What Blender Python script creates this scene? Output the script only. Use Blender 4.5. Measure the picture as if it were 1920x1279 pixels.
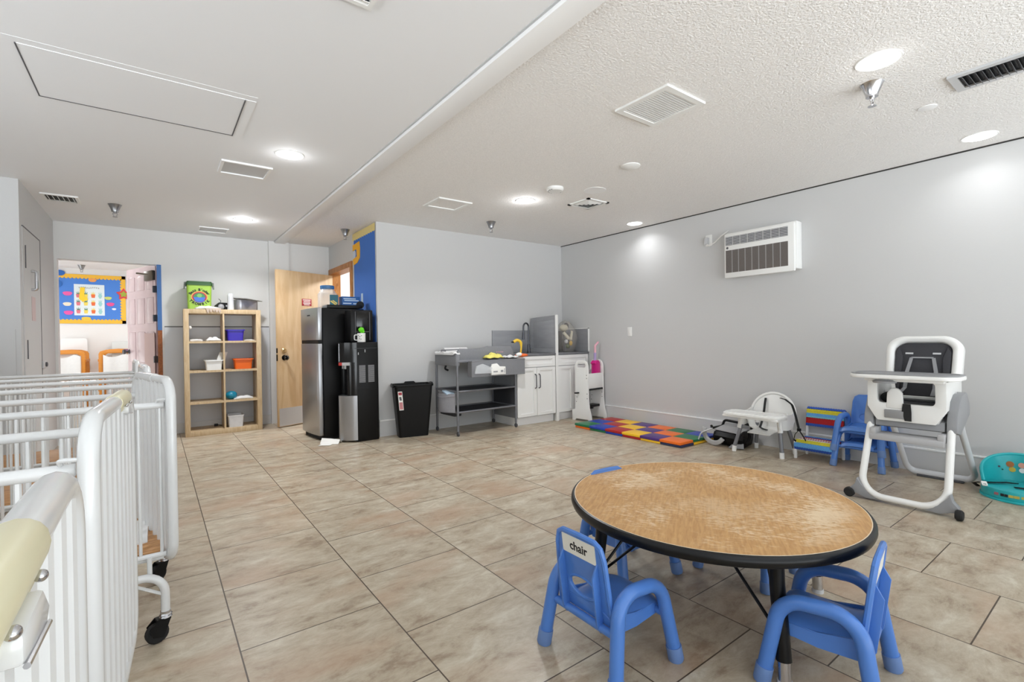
import bpy, bmesh, math, random
from mathutils import Matrix, Vector, Euler
from math import pi, sin, cos, radians as R

random.seed(7)
for o in list(bpy.data.objects):
    bpy.data.objects.remove(o)
SC = bpy.context.scene
COL = SC.collection

# ---------------------------------------------------------------- camera
H_CAM, F_PX = 1.10, 905.5
YAW, PITCH, ROLL = R(36.52), R(-0.388), R(-0.829)
cam_d = bpy.data.cameras.new('camera')
cam_d.sensor_fit = 'HORIZONTAL'; cam_d.sensor_width = 36.0
cam_d.lens = 36.0 * F_PX / 1920.0
cam_d.clip_start = 0.02; cam_d.clip_end = 60
cam = bpy.data.objects.new('camera', cam_d); COL.objects.link(cam)
fw = Vector((sin(YAW)*cos(PITCH), cos(YAW)*cos(PITCH), sin(PITCH)))
rt = Vector((cos(YAW), -sin(YAW), 0)); up = rt.cross(fw)
rt2 = rt*cos(ROLL) + up*sin(ROLL); up2 = -rt*sin(ROLL) + up*cos(ROLL)
m = Matrix((rt2, up2, -fw)).transposed().to_4x4(); m.translation = (0, 0, H_CAM)
cam.matrix_world = m
SC.camera = cam

# ---------------------------------------------------------------- world, exposure
WORLD_LOW, WORLD_HIGH = 6.6, 1.4
w = bpy.data.worlds.new('daylight'); SC.world = w; w.use_nodes = True
bg = w.node_tree.nodes['Background']
# fill daylight added through the open back, lower half brightened to light the ceiling
wn = w.node_tree.nodes; wl = w.node_tree.links
wt = wn.new('ShaderNodeTexCoord'); ws = wn.new('ShaderNodeSeparateXYZ'); wl.new(wt.outputs['Generated'], ws.inputs[0])
wm = wn.new('ShaderNodeMapRange'); wl.new(ws.outputs['Z'], wm.inputs[0])
wm.inputs[1].default_value = -0.12; wm.inputs[2].default_value = 0.12; wm.inputs[3].default_value = WORLD_LOW; wm.inputs[4].default_value = WORLD_HIGH
wl.new(wm.outputs[0], bg.inputs[1]); bg.inputs[0].default_value = (0.90, 0.96, 1.0, 1)
SC.view_settings.view_transform = 'Standard'; SC.view_settings.look = 'None'
SC.view_settings.gamma = 1.0; SC.view_settings.use_curve_mapping = False
SC.view_settings.exposure = 0.02
SC.cycles.max_bounces = 10; SC.cycles.diffuse_bounces = 6
SC.cycles.transparent_max_bounces = 12
LAMP_W = 4.0          # power of each recessed ceiling lamp
ZC = 2.435             # ceiling height

# ---------------------------------------------------------------- materials
def lin(c):
    c = c/255.0
    return c/12.92 if c <= 0.04045 else ((c+0.055)/1.055)**2.4
def rgb(t): return (lin(t[0]), lin(t[1]), lin(t[2]), 1.0)
MATS = {}
def mat(name, c, rough=0.5, metal=0.0, spec=0.5, noise=None, bump=None, trans=0.0, alpha=1.0, coat=0.0, emit=None):
    if name in MATS: return MATS[name]
    m = bpy.data.materials.new(name); m.use_nodes = True; nt = m.node_tree
    b = nt.nodes['Principled BSDF']
    b.inputs['Base Color'].default_value = rgb(c); b.inputs['Roughness'].default_value = rough
    b.inputs['Metallic'].default_value = metal; b.inputs['Specular IOR Level'].default_value = spec
    if trans: b.inputs['Transmission Weight'].default_value = trans
    if alpha < 1: b.inputs['Alpha'].default_value = alpha
    if coat: b.inputs['Coat Weight'].default_value = coat
    if emit: b.inputs['Emission Color'].default_value = rgb(c); b.inputs['Emission Strength'].default_value = emit
    if noise or bump:
        tc = nt.nodes.new('ShaderNodeTexCoord')
    if noise:   # (scale, amount[, stretch xyz])
        n = nt.nodes.new('ShaderNodeTexNoise'); n.inputs['Scale'].default_value = noise[0]; n.inputs['Detail'].default_value = 5
        if len(noise) > 2:
            mp = nt.nodes.new('ShaderNodeMapping'); mp.inputs['Scale'].default_value = noise[2]
            nt.links.new(tc.outputs['Object'], mp.inputs[0]); nt.links.new(mp.outputs[0], n.inputs['Vector'])
        else: nt.links.new(tc.outputs['Object'], n.inputs['Vector'])
        mx = nt.nodes.new('ShaderNodeMix'); mx.data_type = 'RGBA'
        a = noise[1]; col = rgb(c)
        mx.inputs[6].default_value = tuple(max(0, v*(1-a)) for v in col[:3])+(1,)
        mx.inputs[7].default_value = tuple(min(1, v*(1+a)) for v in col[:3])+(1,)
        nt.links.new(n.outputs[0], mx.inputs[0]); nt.links.new(mx.outputs[2], b.inputs['Base Color'])
    if bump:    # (scale, strength, distance)
        n2 = nt.nodes.new('ShaderNodeTexNoise'); n2.inputs['Scale'].default_value = bump[0]; n2.inputs['Detail'].default_value = 4
        nt.links.new(tc.outputs['Object'], n2.inputs['Vector'])
        bp = nt.nodes.new('ShaderNodeBump'); bp.inputs['Strength'].default_value = bump[1]; bp.inputs['Distance'].default_value = bump[2]
        nt.links.new(n2.outputs[0], bp.inputs['Height']); nt.links.new(bp.outputs[0], b.inputs['Normal'])
    MATS[name] = m
    return m

def floor_mat():
    m = bpy.data.materials.new('stone_tile'); m.use_nodes = True; nt = m.node_tree; L = nt.links
    b = nt.nodes['Principled BSDF']
    tc = nt.nodes.new('ShaderNodeTexCoord')
    sep = nt.nodes.new('ShaderNodeSeparateXYZ'); L.new(tc.outputs['Object'], sep.inputs[0])
    ay = nt.nodes.new('ShaderNodeMath'); ay.operation = 'ADD'; ay.inputs[1].default_value = 20*0.515 - 0.665
    ax = nt.nodes.new('ShaderNodeMath'); ax.operation = 'ADD'; ax.inputs[1].default_value = 20*0.5145 - 0.228
    L.new(sep.outputs['Y'], ay.inputs[0]); L.new(sep.outputs['X'], ax.inputs[0])
    cb = nt.nodes.new('ShaderNodeCombineXYZ'); L.new(ay.outputs[0], cb.inputs[0]); L.new(ax.outputs[0], cb.inputs[1])
    br = nt.nodes.new('ShaderNodeTexBrick'); L.new(cb.outputs[0], br.inputs['Vector'])
    br.offset = 0.5; br.offset_frequency = 2; br.squash = 1.0; br.squash_frequency = 1
    br.inputs['Scale'].default_value = 1.0; br.inputs['Brick Width'].default_value = 0.515; br.inputs['Row Height'].default_value = 0.5145
    br.inputs['Mortar Size'].default_value = 0.0026; br.inputs['Mortar Smooth'].default_value = 0.1; br.inputs['Bias'].default_value = 0.0
    br.inputs['Color1'].default_value = (0, 0, 0, 1); br.inputs['Color2'].default_value = (1, 1, 1, 1); br.inputs['Mortar'].default_value = (0.5, 0.5, 0.5, 1)
    # mottled stone, streaked along the tiles, shifted per tile
    mp = nt.nodes.new('ShaderNodeMapping'); mp.inputs['Scale'].default_value = (1.0, 1.9, 1.0); L.new(tc.outputs['Object'], mp.inputs[0])
    off = nt.nodes.new('ShaderNodeVectorMath'); off.operation = 'MULTIPLY_ADD'; L.new(br.outputs['Color'], off.inputs[0]); off.inputs[1].default_value = (3, 5, 7); L.new(mp.outputs[0], off.inputs[2])
    n1 = nt.nodes.new('ShaderNodeTexNoise'); n1.inputs['Scale'].default_value = 5.4; n1.inputs['Detail'].default_value = 13; n1.inputs['Roughness'].default_value = 0.74; n1.inputs['Distortion'].default_value = 0.3
    L.new(off.outputs[0], n1.inputs['Vector'])
    r1 = nt.nodes.new('ShaderNodeValToRGB'); L.new(n1.outputs[0], r1.inputs[0])
    e = r1.color_ramp.elements
    e[0].position = 0.36; e[0].color = rgb((146, 128, 108)); e[1].position = 0.65; e[1].color = rgb((199, 191, 174))
    k = e.new(0.45); k.color = rgb((170, 156, 135)); k = e.new(0.56); k.color = rgb((185, 174, 154))
    n2 = nt.nodes.new('ShaderNodeTexNoise'); n2.inputs['Scale'].default_value = 1.7; n2.inputs['Detail'].default_value = 4
    L.new(off.outputs[0], n2.inputs['Vector'])
    r2 = nt.nodes.new('ShaderNodeValToRGB'); L.new(n2.outputs[0], r2.inputs[0])
    r2.color_ramp.elements[0].position = 0.5; r2.color_ramp.elements[0].color = (0, 0, 0, 1); r2.color_ramp.elements[1].position = 0.72; r2.color_ramp.elements[1].color = (0.7, 0.7, 0.7, 1)
    mx = nt.nodes.new('ShaderNodeMix'); mx.data_type = 'RGBA'; L.new(r2.outputs[0], mx.inputs[0]); L.new(r1.outputs[0], mx.inputs[6]); mx.inputs[7].default_value = rgb((172, 141, 115))
    mg = nt.nodes.new('ShaderNodeMix'); mg.data_type = 'RGBA'; L.new(br.outputs['Fac'], mg.inputs[0]); L.new(mx.outputs[2], mg.inputs[6]); mg.inputs[7].default_value = rgb((72, 58, 44))
    L.new(mg.outputs[2], b.inputs['Base Color'])
    b.inputs['Roughness'].default_value = 0.36; b.inputs['Specular IOR Level'].default_value = 0.45
    bp = nt.nodes.new('ShaderNodeBump'); bp.inputs['Strength'].default_value = 0.25; bp.inputs['Distance'].default_value = 0.002; bp.invert = True
    L.new(br.outputs['Fac'], bp.inputs['Height']); L.new(bp.outputs[0], b.inputs['Normal'])
    return m

def oak_mat(name, base, dark, worn=None, wornscale=7.0, scale=14, stretch=(1, 9, 1)):
    m = bpy.data.materials.new(name); m.use_nodes = True; nt = m.node_tree; L = nt.links
    b = nt.nodes['Principled BSDF']; tc = nt.nodes.new('ShaderNodeTexCoord')
    mp = nt.nodes.new('ShaderNodeMapping'); mp.inputs['Scale'].default_value = stretch; L.new(tc.outputs['Object'], mp.inputs[0])
    n1 = nt.nodes.new('ShaderNodeTexNoise'); n1.inputs['Scale'].default_value = scale; n1.inputs['Detail'].default_value = 6; n1.inputs['Distortion'].default_value = 0.6
    L.new(mp.outputs[0], n1.inputs['Vector'])
    r1 = nt.nodes.new('ShaderNodeValToRGB'); L.new(n1.outputs[0], r1.inputs[0])
    r1.color_ramp.elements[0].position = 0.35; r1.color_ramp.elements[0].color = rgb(dark); r1.color_ramp.elements[1].position = 0.62; r1.color_ramp.elements[1].color = rgb(base)
    out = r1.outputs[0]
    b.inputs['Roughness'].default_value = 0.45; b.inputs['Specular IOR Level'].default_value = 0.3
    if worn:
        mp2 = nt.nodes.new('ShaderNodeMapping'); mp2.inputs['Scale'].default_value = (1, 2.6, 1); mp2.inputs['Rotation'].default_value = (0, 0, 0.5); L.new(tc.outputs['Object'], mp2.inputs[0])
        n2 = nt.nodes.new('ShaderNodeTexNoise'); n2.inputs['Scale'].default_value = 30; n2.inputs['Detail'].default_value = 8; n2.inputs['Roughness'].default_value = 0.7; L.new(mp2.outputs[0], n2.inputs['Vector'])
        # worn ring: away from the very centre and from the rim
        ln = nt.nodes.new('ShaderNodeVectorMath'); ln.operation = 'LENGTH'; L.new(tc.outputs['Object'], ln.inputs[0])
        rr = nt.nodes.new('ShaderNodeValToRGB'); L.new(ln.outputs['Value'], rr.inputs[0])
        el = rr.color_ramp.elements; el[0].position = 0.05; el[0].color = (0.35, 0.35, 0.35, 1); el[1].position = 0.54; el[1].color = (0.0, 0.0, 0.0, 1)
        k = el.new(0.36); k.color = (0.95, 0.95, 0.95, 1); k = el.new(0.46); k.color = (0.75, 0.75, 0.75, 1); k = el.new(0.2); k.color = (0.45, 0.45, 0.45, 1)
        n3 = nt.nodes.new('ShaderNodeTexNoise'); n3.inputs['Scale'].default_value = 3.5; n3.inputs['Detail'].default_value = 2; L.new(tc.outputs['Object'], n3.inputs['Vector'])
        a = nt.nodes.new('ShaderNodeMath'); a.operation = 'MULTIPLY_ADD'; L.new(n3.outputs[0], a.inputs[0]); a.inputs[1].default_value = 0.75; L.new(n2.outputs[0], a.inputs[2])
        r2 = nt.nodes.new('ShaderNodeValToRGB'); L.new(a.outputs[0], r2.inputs[0])
        r2.color_ramp.elements[0].position = 0.86; r2.color_ramp.elements[0].color = (0, 0, 0, 1); r2.color_ramp.elements[1].position = 1.04; r2.color_ramp.elements[1].color = (0.85, 0.85, 0.85, 1)
        mu = nt.nodes.new('ShaderNodeMath'); mu.operation = 'MULTIPLY'; L.new(r2.outputs[0], mu.inputs[0]); L.new(rr.outputs[0], mu.inputs[1])
        mx = nt.nodes.new('ShaderNodeMix'); mx.data_type = 'RGBA'; L.new(mu.outputs[0], mx.inputs[0]); L.new(out, mx.inputs[6]); mx.inputs[7].default_value = rgb(worn)
        out = mx.outputs[2]
    L.new(out, b.inputs['Base Color'])
    MATS[name] = m
    return m

M_wall = mat('wall_paint', (201, 201, 201), 0.7, bump=(60, 0.12, 0.004))
M_wall2 = mat('wall_paint_low', (208, 211, 216), 0.55)
M_wall_lit = mat('wall_paint_lit', (224, 224, 223), 0.65)  # copy of the wall paint, lightened in place of lamp light
M_wallw = mat('bright_wall', (232, 230, 228), 0.7)
M_ceil = mat('ceiling_paint', (236, 237, 239), 0.75)
M_ceilt = mat('ceiling_texture', (238, 236, 234), 0.85, noise=(95, 0.12), bump=(100, 0.7, 0.009))
M_trim = mat('trim_paint', (240, 240, 240), 0.45)
M_base = mat('baseboard_paint', (206, 206, 206), 0.4)
M_dark = mat('shadow_gap', (52, 50, 48), 0.8)
M_white = mat('white_plastic', (236, 236, 234), 0.35)
M_whitem = mat('white_enamel', (222, 223, 223), 0.22, coat=0.3, noise=(40, 0.02))
M_cab = mat('cabinet_white', (232, 232, 230), 0.35)
M_black = mat('black_plastic', (10, 10, 11), 0.42, spec=0.25)
M_blackg = mat('gloss_black', (14, 14, 15), 0.12)
M_blackm = mat('matte_black', (26, 26, 27), 0.75)
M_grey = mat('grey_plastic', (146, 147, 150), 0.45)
M_dgrey = mat('dark_grey', (84, 84, 88), 0.5)
M_lgrey = mat('light_grey', (196, 197, 199), 0.45)
M_chrome = mat('chrome', (205, 205, 208), 0.18, metal=1.0)
M_steel = mat('brushed_steel', (176, 177, 180), 0.34, metal=1.0, noise=(30, 0.08, (14, 14, 0.6)))
M_blue = mat('blue_plastic', (76, 123, 197), 0.28, noise=(25, 0.03))
M_bluecap = mat('faded_blue_cap', (104, 134, 186), 0.5)
M_cream = mat('yellowed_plastic', (226, 220, 186), 0.3)
M_fabric = mat('grey_fabric', (126, 127, 131), 0.9, noise=(120, 0.12))
M_dfabric = mat('dark_fabric', (62, 62, 66), 0.9, noise=(120, 0.15))
M_cloth = mat('white_cloth', (230, 230, 230), 0.85, noise=(30, 0.06))
M_paper = mat('paper', (235, 234, 230), 0.7)
M_mgrey = mat('mid_grey', (120, 120, 120), 0.8)
M_ink = mat('ink', (25, 24, 26), 0.7)
M_clear = mat('clear_plastic', (236, 240, 244), 0.12, alpha=0.34)
M_oak = oak_mat('oak_laminate', (198, 155, 102), (178, 134, 82), worn=(230, 210, 178), stretch=(9, 1.1, 1), scale=11)
M_birch = oak_mat('birch_shelf', (204, 182, 148), (190, 164, 128), stretch=(5, 5, 0.8), scale=10)
M_door = oak_mat('birch_door', (212, 184, 146), (197, 164, 124), stretch=(3, 3, 0.5), scale=4)
M_board = oak_mat('crib_board', (196, 148, 98), (160, 112, 66), stretch=(1, 9, 9), scale=9)
M_casing = oak_mat('stained_casing', (186, 130, 74), (156, 102, 54), stretch=(5, 5, 1), scale=10)
M_marble = mat('grey_laminate', (150, 151, 155), 0.3, noise=(5, 0.18, (1, 1, 5)))

# ---------------------------------------------------------------- mesh helpers
def fillet(pts, r, n=6, closed=False):
    pts = [Vector(p) for p in pts]; out = []; N = len(pts)
    for i, p in enumerate(pts):
        if not closed and i in (0, N-1): out.append(p); continue
        a = pts[i-1]-p; b = pts[(i+1) % N]-p
        la, lb = a.length, b.length; a.normalize(); b.normalize()
        ang = a.angle(b)
        if ang > pi-0.02: out.append(p); continue
        d = min(r/math.tan(ang/2), la*0.49, lb*0.49); rr = d*math.tan(ang/2)
        c = p+(a+b).normalized()*(rr/sin(ang/2))
        u = p+a*d-c; v = p+b*d-c; th = u.angle(v)
        for k in range(n+1):
            t = k/n
            out.append(c+(u*sin((1-t)*th)+v*sin(t*th))/sin(th))
    return out
def rrect(x0, x1, y0, y1, r, n=5):
    o = []
    for cx, cy, a0 in ((x1-r, y1-r, 0), (x0+r, y1-r, 90), (x0+r, y0+r, 180), (x1-r, y0+r, 270)):
        for k in range(n+1):
            a = R(a0+90*k/n); o.append((cx+r*cos(a), cy+r*sin(a)))
    return o
def ellipse(cx, cy, a, b, n=24, t0=0, t1=360):
    return [(cx+a*cos(R(t0+(t1-t0)*k/n)), cy+b*sin(R(t0+(t1-t0)*k/n))) for k in range(n if t1-t0 == 360 else n+1)]

SPLIT = {'seat_skirt', 'cross_bar', 'side_rail', 'base_rail', 'back_rib', 'rear_foot', 'side_wing', 'brace', 'strut', 'guide_rod', 'latch_pin', 'seat_rail', 'harness_slot', 'frame_strip', 'seam', 'scratch', 'lid_clip', 'dark_bottle', 'cream_bottle', 'tap', 'side_grille', 'rivet', 'door_gap', 'label_picture', 'latch_plate', 'gap', 'top_frame', 'front_mark', 'edge_strip', 'sticker_print', 'screw'}
class MB:
    def __init__(s): s.v = []; s.f = []; s.mi = []; s.M = Matrix()
    def at(s, loc=(0, 0, 0), rot=(0, 0, 0)): s.M = Matrix.Translation(loc) @ Euler(rot).to_matrix().to_4x4(); return s
    def add(s, vs, fs, mi=0):
        b = len(s.v); s.v += [s.M @ Vector(v) for v in vs]; s.f += [tuple(b+i for i in f) for f in fs]; s.mi += [mi]*len(fs); return s
    def box(s, x0, x1, y0, y1, z0, z1, mi=0, bev=0.0, seg=2):
        vs = [(x, y, z) for x in (x0, x1) for y in (y0, y1) for z in (z0, z1)]
        fs = [(0, 1, 3, 2), (4, 6, 7, 5), (0, 4, 5, 1), (2, 3, 7, 6), (0, 2, 6, 4), (1, 5, 7, 3)]
        if not bev: return s.add(vs, fs, mi)
        bm = bmesh.new(); V = [bm.verts.new(v) for v in vs]
        for f in fs: bm.faces.new([V[i] for i in f])
        bmesh.ops.bevel(bm, geom=bm.edges[:], offset=bev, segments=seg, profile=0.5, affect='EDGES')
        bm.verts.index_update()
        s.add([v.co[:] for v in bm.verts], [[v.index for v in f.verts] for f in bm.faces], mi); bm.free(); return s
    def tube(s, pts, r, seg=10, closed=False, cap=True, mi=0, sx=1.0, sy=1.0, upv=None):
        pts = [Vector(p) for p in pts]; n = len(pts)
        rad = r if callable(r) else (lambda t: r)
        T = []
        for i in range(n):
            if closed: t = pts[(i+1) % n]-pts[i-1]
            else: t = pts[min(i+1, n-1)]-pts[max(i-1, 0)]
            T.append(t.normalized())
        u = Vector(upv) if upv else (Vector((0, 0, 1)) if abs(T[0].z) < 0.9 else Vector((1, 0, 0)))
        u = (u-T[0]*u.dot(T[0])).normalized(); vs = []
        for i in range(n):
            u = (u-T[i]*u.dot(T[i])).normalized(); w2 = T[i].cross(u); rr = rad(i/max(1, n-1))
            for k in range(seg):
                a = 2*pi*k/seg; vs.append(pts[i]+u*cos(a)*rr*sx+w2*sin(a)*rr*sy)
        fs = []
        for i in range(n if closed else n-1):
            j = (i+1) % n
            for k in range(seg):
                k2 = (k+1) % seg; fs.append((i*seg+k, j*seg+k, j*seg+k2, i*seg+k2))
        if cap and not closed: fs += [tuple(reversed(range(seg))), tuple(range((n-1)*seg, n*seg))]
        return s.add(vs, fs, mi)
    def cyl(s, p0, p1, r, seg=16, mi=0, r2=None):
        p0, p1 = Vector(p0), Vector(p1)
        return s.tube([p0, p1], (lambda t: r+(r2-r)*t) if r2 is not None else r, seg, mi=mi)
    def lathe(s, prof, c=(0, 0, 0), seg=24, axis='Z', mi=0, ell=1.0, ring=False):
        vs = []; fs = []; n = len(prof)
        for k in range(seg):
            a = 2*pi*k/seg
            for r, z in prof:
                x, y = r*cos(a), r*sin(a)*ell
                p = (x, y, z) if axis == 'Z' else ((z, x, y) if axis == 'X' else (x, z, y))
                vs.append((p[0]+c[0], p[1]+c[1], p[2]+c[2]))
        for k in range(seg):
            k2 = (k+1) % seg
            for i in range(n-1): fs.append((k*n+i, k2*n+i, k2*n+i+1, k*n+i+1))
        if ring:
            for k in range(seg): k2 = (k+1) % seg; fs.append((k*n+n-1, k2*n+n-1, k2*n, k*n))
            return s.add(vs, fs, mi)
        if prof[0][0] > 1e-5: fs.append(tuple(k*n for k in reversed(range(seg))))
        if prof[-1][0] > 1e-5: fs.append(tuple(k*n+n-1 for k in range(seg)))
        return s.add(vs, fs, mi)
    def prism(s, poly, d0, d1, axis='Z', mi=0, holes=(), bev=0.0):
        def P(a, b, d): return (a, b, d) if axis == 'Z' else ((d, a, b) if axis == 'X' else (a, d, b))
        bm = bmesh.new()
        loops = [poly]+list(holes); L0 = []; 
        for lp in loops:
            V = [bm.verts.new((p[0], p[1], 0)) for p in lp]; L0.append(V)
        if holes:
            E = [bm.edges.new((V[i], V[(i+1) % len(V)])) for V in L0 for i in range(len(V))]
            bmesh.ops.triangle_fill(bm, edges=E, use_beauty=True, normal=(0, 0, 1))
        else: bm.faces.new(L0[0])
        bm.verts.index_update(); n = len(bm.verts)
        vs = [P(v.co.x, v.co.y, d0) for v in bm.verts]+[P(v.co.x, v.co.y, d1) for v in bm.verts]
        fs = []
        for f in bm.faces:
            ids = [v.index for v in f.verts]; fs.append(tuple(reversed(ids))); fs.append(tuple(n+i for i in ids))
        for V in L0:
            for i in range(len(V)):
                a, b = V[i].index, V[(i+1) % len(V)].index; fs.append((a, b, n+b, n+a))
        bm.free()
        if bev:
            b2 = bmesh.new(); VV = [b2.verts.new(v) for v in vs]
            for f in fs: b2.faces.new([VV[i] for i in f])
            bmesh.ops.recalc_face_normals(b2, faces=b2.faces[:])
            ed = [e for e in b2.edges if len(e.link_faces) == 2 and e.calc_face_angle(0) > 1.2]
            bmesh.ops.bevel(b2, geom=ed, offset=bev, segments=2, profile=0.5, affect='EDGES')
            b2.verts.index_update(); vs = [v.co[:] for v in b2.verts]; fs = [[v.index for v in f.verts] for f in b2.faces]; b2.free()
        return s.add(vs, fs, mi)
    def sheet(s, grid, th, mi=0):
        """thick surface from a grid of points (rows of equal length)"""
        nr, nc = len(grid), len(grid[0]); G = [[Vector(p) for p in row] for row in grid]; N = []
        for i in range(nr):
            for j in range(nc):
                a = G[min(i+1, nr-1)][j]-G[max(i-1, 0)][j]; b = G[i][min(j+1, nc-1)]-G[i][max(j-1, 0)]
                nn = a.cross(b); N.append(nn.normalized() if nn.length > 1e-9 else Vector((0, 0, 1)))
        top = [G[i][j]+N[i*nc+j]*th/2 for i in range(nr) for j in range(nc)]
        bot = [G[i][j]-N[i*nc+j]*th/2 for i in range(nr) for j in range(nc)]
        o = nr*nc; fs = []
        for i in range(nr-1):
            for j in range(nc-1):
                a, b, c, d = i*nc+j, i*nc+j+1, (i+1)*nc+j+1, (i+1)*nc+j
                fs.append((a, d, c, b)); fs.append((o+a, o+b, o+c, o+d))
        rim = [j for j in range(nc)]+[i*nc+nc-1 for i in range(1, nr)]+[(nr-1)*nc+j for j in range(nc-2, -1, -1)]+[i*nc for i in range(nr-2, 0, -1)]
        for k in range(len(rim)):
            a, b = rim[k], rim[(k+1) % len(rim)]; fs.append((a, b, o+b, o+a))
        return s.add(top+bot, fs, mi)
    def ball(s, c, rx, ry=None, rz=None, seg=16, rings=10, mi=0, jit=0.0):
        ry = ry or rx; rz = rz or rx; vs = []; fs = []
        rnd = random.Random(int(c[0]*1000+c[1]*100+rx*9999))
        for i in range(rings+1):
            th = pi*i/rings
            for k in range(seg):
                a = 2*pi*k/seg; q = 1+(rnd.uniform(-jit, jit) if jit else 0)
                vs.append((c[0]+rx*sin(th)*cos(a)*q, c[1]+ry*sin(th)*sin(a)*q, c[2]+rz*cos(th)*q))
        for i in range(rings):
            for k in range(seg):
                k2 = (k+1) % seg; fs.append((i*seg+k, (i+1)*seg+k, (i+1)*seg+k2, i*seg+k2))
        return s.add(vs, fs, mi)
    def islands(s):
        par = list(range(len(s.v)))
        def find(i):
            while par[i] != i: par[i] = par[par[i]]; i = par[i]
            return i
        for f in s.f:
            a = find(f[0])
            for q in f[1:]: par[find(q)] = a
        out = {}
        for k, f in enumerate(s.f): out.setdefault(find(f[0]), []).append(k)
        res = []
        for ks in out.values():
            m2 = MB(); ix = {}
            for k in ks:
                for q in s.f[k]:
                    if q not in ix: ix[q] = len(m2.v); m2.v.append(s.v[q])
                m2.f.append(tuple(ix[q] for q in s.f[k])); m2.mi.append(s.mi[k])
            res.append(m2)
        return res
    def build(s, name, mats, parent=None, smooth=35, label=None):
        if name in SPLIT and not getattr(s, 'one', False):
            obs = []
            for q in s.islands(): q.one = True; obs.append(q.build(name, mats, parent, smooth, label))
            return obs[0]
        me = bpy.data.meshes.new(name); me.from_pydata([v[:] for v in s.v], [], s.f)
        if not isinstance(mats, (list, tuple)): mats = [mats]
        for q in mats: me.materials.append(q)
        me.polygons.foreach_set('material_index', s.mi)
        bm = bmesh.new(); bm.from_mesh(me); bmesh.ops.remove_doubles(bm, verts=bm.verts[:], dist=1e-6)
        bmesh.ops.recalc_face_normals(bm, faces=bm.faces[:]); bm.to_mesh(me); bm.free()
        if smooth:
            me.polygons.foreach_set('use_smooth', [True]*len(me.polygons)); me.set_sharp_from_angle(angle=R(smooth))
        o = bpy.data.objects.new(name, me); COL.objects.link(o)
        if parent: o.parent = parent
        if label: o['label'] = label
        return o
def tag(o, label, cat, group=None):
    o['label'] = label; o['category'] = cat
    if group: o['group'] = group
    return o
def thing(name, label, cat, loc=(0, 0, 0), rz=0.0, group=None):
    o = bpy.data.objects.new(name, None); COL.objects.link(o); o.empty_display_size = 0.05
    o.location = loc; o.rotation_euler = (0, 0, rz)
    return tag(o, label, cat, group)
def struct(mb, name, m, parent=None, smooth=35):
    o = mb.build(name, m, parent, smooth)
    if not parent: o['kind'] = 'structure'
    return o
def copy_tree(o, parent=None):
    c = o.copy(); COL.objects.link(c)
    if parent: c.parent = parent
    for ch in list(o.children): copy_tree(ch, c)
    return c
def text(name, body, size, mtx, m, parent, depth=0.0008, align='CENTER', sx=1.0, bold=0.0):
    cu = bpy.data.curves.new(name, 'FONT'); cu.body = body; cu.size = size; cu.extrude = depth; cu.offset = bold; cu.align_x = align; cu.align_y = 'CENTER'
    cu.resolution_u = 3
    ob = bpy.data.objects.new(name, cu); COL.objects.link(ob)
    dg = bpy.context.evaluated_depsgraph_get(); dg.update()
    me = bpy.data.meshes.new_from_object(ob.evaluated_get(dg)); bpy.data.objects.remove(ob); bpy.data.curves.remove(cu)
    me.transform(mtx @ Matrix.Diagonal((sx, 1, 1, 1))); me.materials.clear(); me.materials.append(m)
    o = bpy.data.objects.new(name, me); COL.objects.link(o)
    if parent: o.parent = parent
    return o
def basis(o, xa, ya):
    xa = Vector(xa).normalized(); ya = Vector(ya).normalized(); za = xa.cross(ya)
    m = Matrix((xa, ya, za)).transposed().to_4x4(); m.translation = o; return m
# ================================================================ SETTING
XR, YB, XS, YF, XC, YC = 4.84, 5.29, 2.03, 7.13, -0.86, 5.48   # right wall, back wall, recess side, far wall, closet side, closet front
Y0, X0 = -2.6, -2.5                                             # room limits; side behind the camera left open for fill daylight
YO = 11.4                                                       # far wall of the other room
struct(MB().box(X0, XR+0.1, Y0, YO+0.1, -0.1, 0), 'floor', floor_mat(), smooth=0)
struct(MB().box(X0, 1.38, Y0, 7.25, ZC, ZC+0.1), 'ceiling', M_ceil, smooth=0)
struct(MB().box(1.38, XR+0.1, Y0, 7.25, ZC, ZC+0.1), 'ceiling_right', M_ceilt, smooth=0)
struct(MB().box(-3, 1.4, 7.25, YO, ZC, ZC+0.1), 'ceiling_far', M_wallw, smooth=0)
struct(MB().box(XR, XR+0.1, Y0, YB+0.12, 0, ZC), 'wall_right', M_wall, smooth=0)
struct(MB().box(XS, XR, YB, YB+0.12, 0, ZC), 'wall_back', M_wall, smooth=0)
b = MB(); b.box(XS, XS+0.12, YB+0.12, 6.16, 0, ZC); b.box(XS, XS+0.12, 7.04, YF, 0, ZC); b.box(XS, XS+0.12, 6.16, 7.04, 2.06, ZC)
struct(b, 'wall_back_side', M_wall, smooth=0)
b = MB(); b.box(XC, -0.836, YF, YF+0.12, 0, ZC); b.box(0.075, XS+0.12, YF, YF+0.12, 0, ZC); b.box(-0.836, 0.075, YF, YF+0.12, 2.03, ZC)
struct(b, 'wall_far', M_wall_lit, smooth=0)
struct(MB().box(XC-0.12, XC, YC+0.12, YF+0.12, 0, ZC), 'wall_left_inner', M_wall, smooth=0)
struct(MB().box(X0, XC, YC, YC+0.12, 0, ZC), 'wall_left', M_wall, smooth=0)
b = MB(); WY0, WY1, WZ1 = 0.6, 3.5, 2.05; b.box(X0-0.1, X0, Y0, WY0, 0, ZC); b.box(X0-0.1, X0, WY1, YC+0.12, 0, ZC); b.box(X0-0.1, X0, WY0, WY1, 0, 0.9); b.box(X0-0.1, X0, WY0, WY1, WZ1, ZC)
struct(b, 'wall_west', M_wall, smooth=0)
b = MB()  # unseen window, opening and frame, added to light the ceiling from the side
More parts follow.
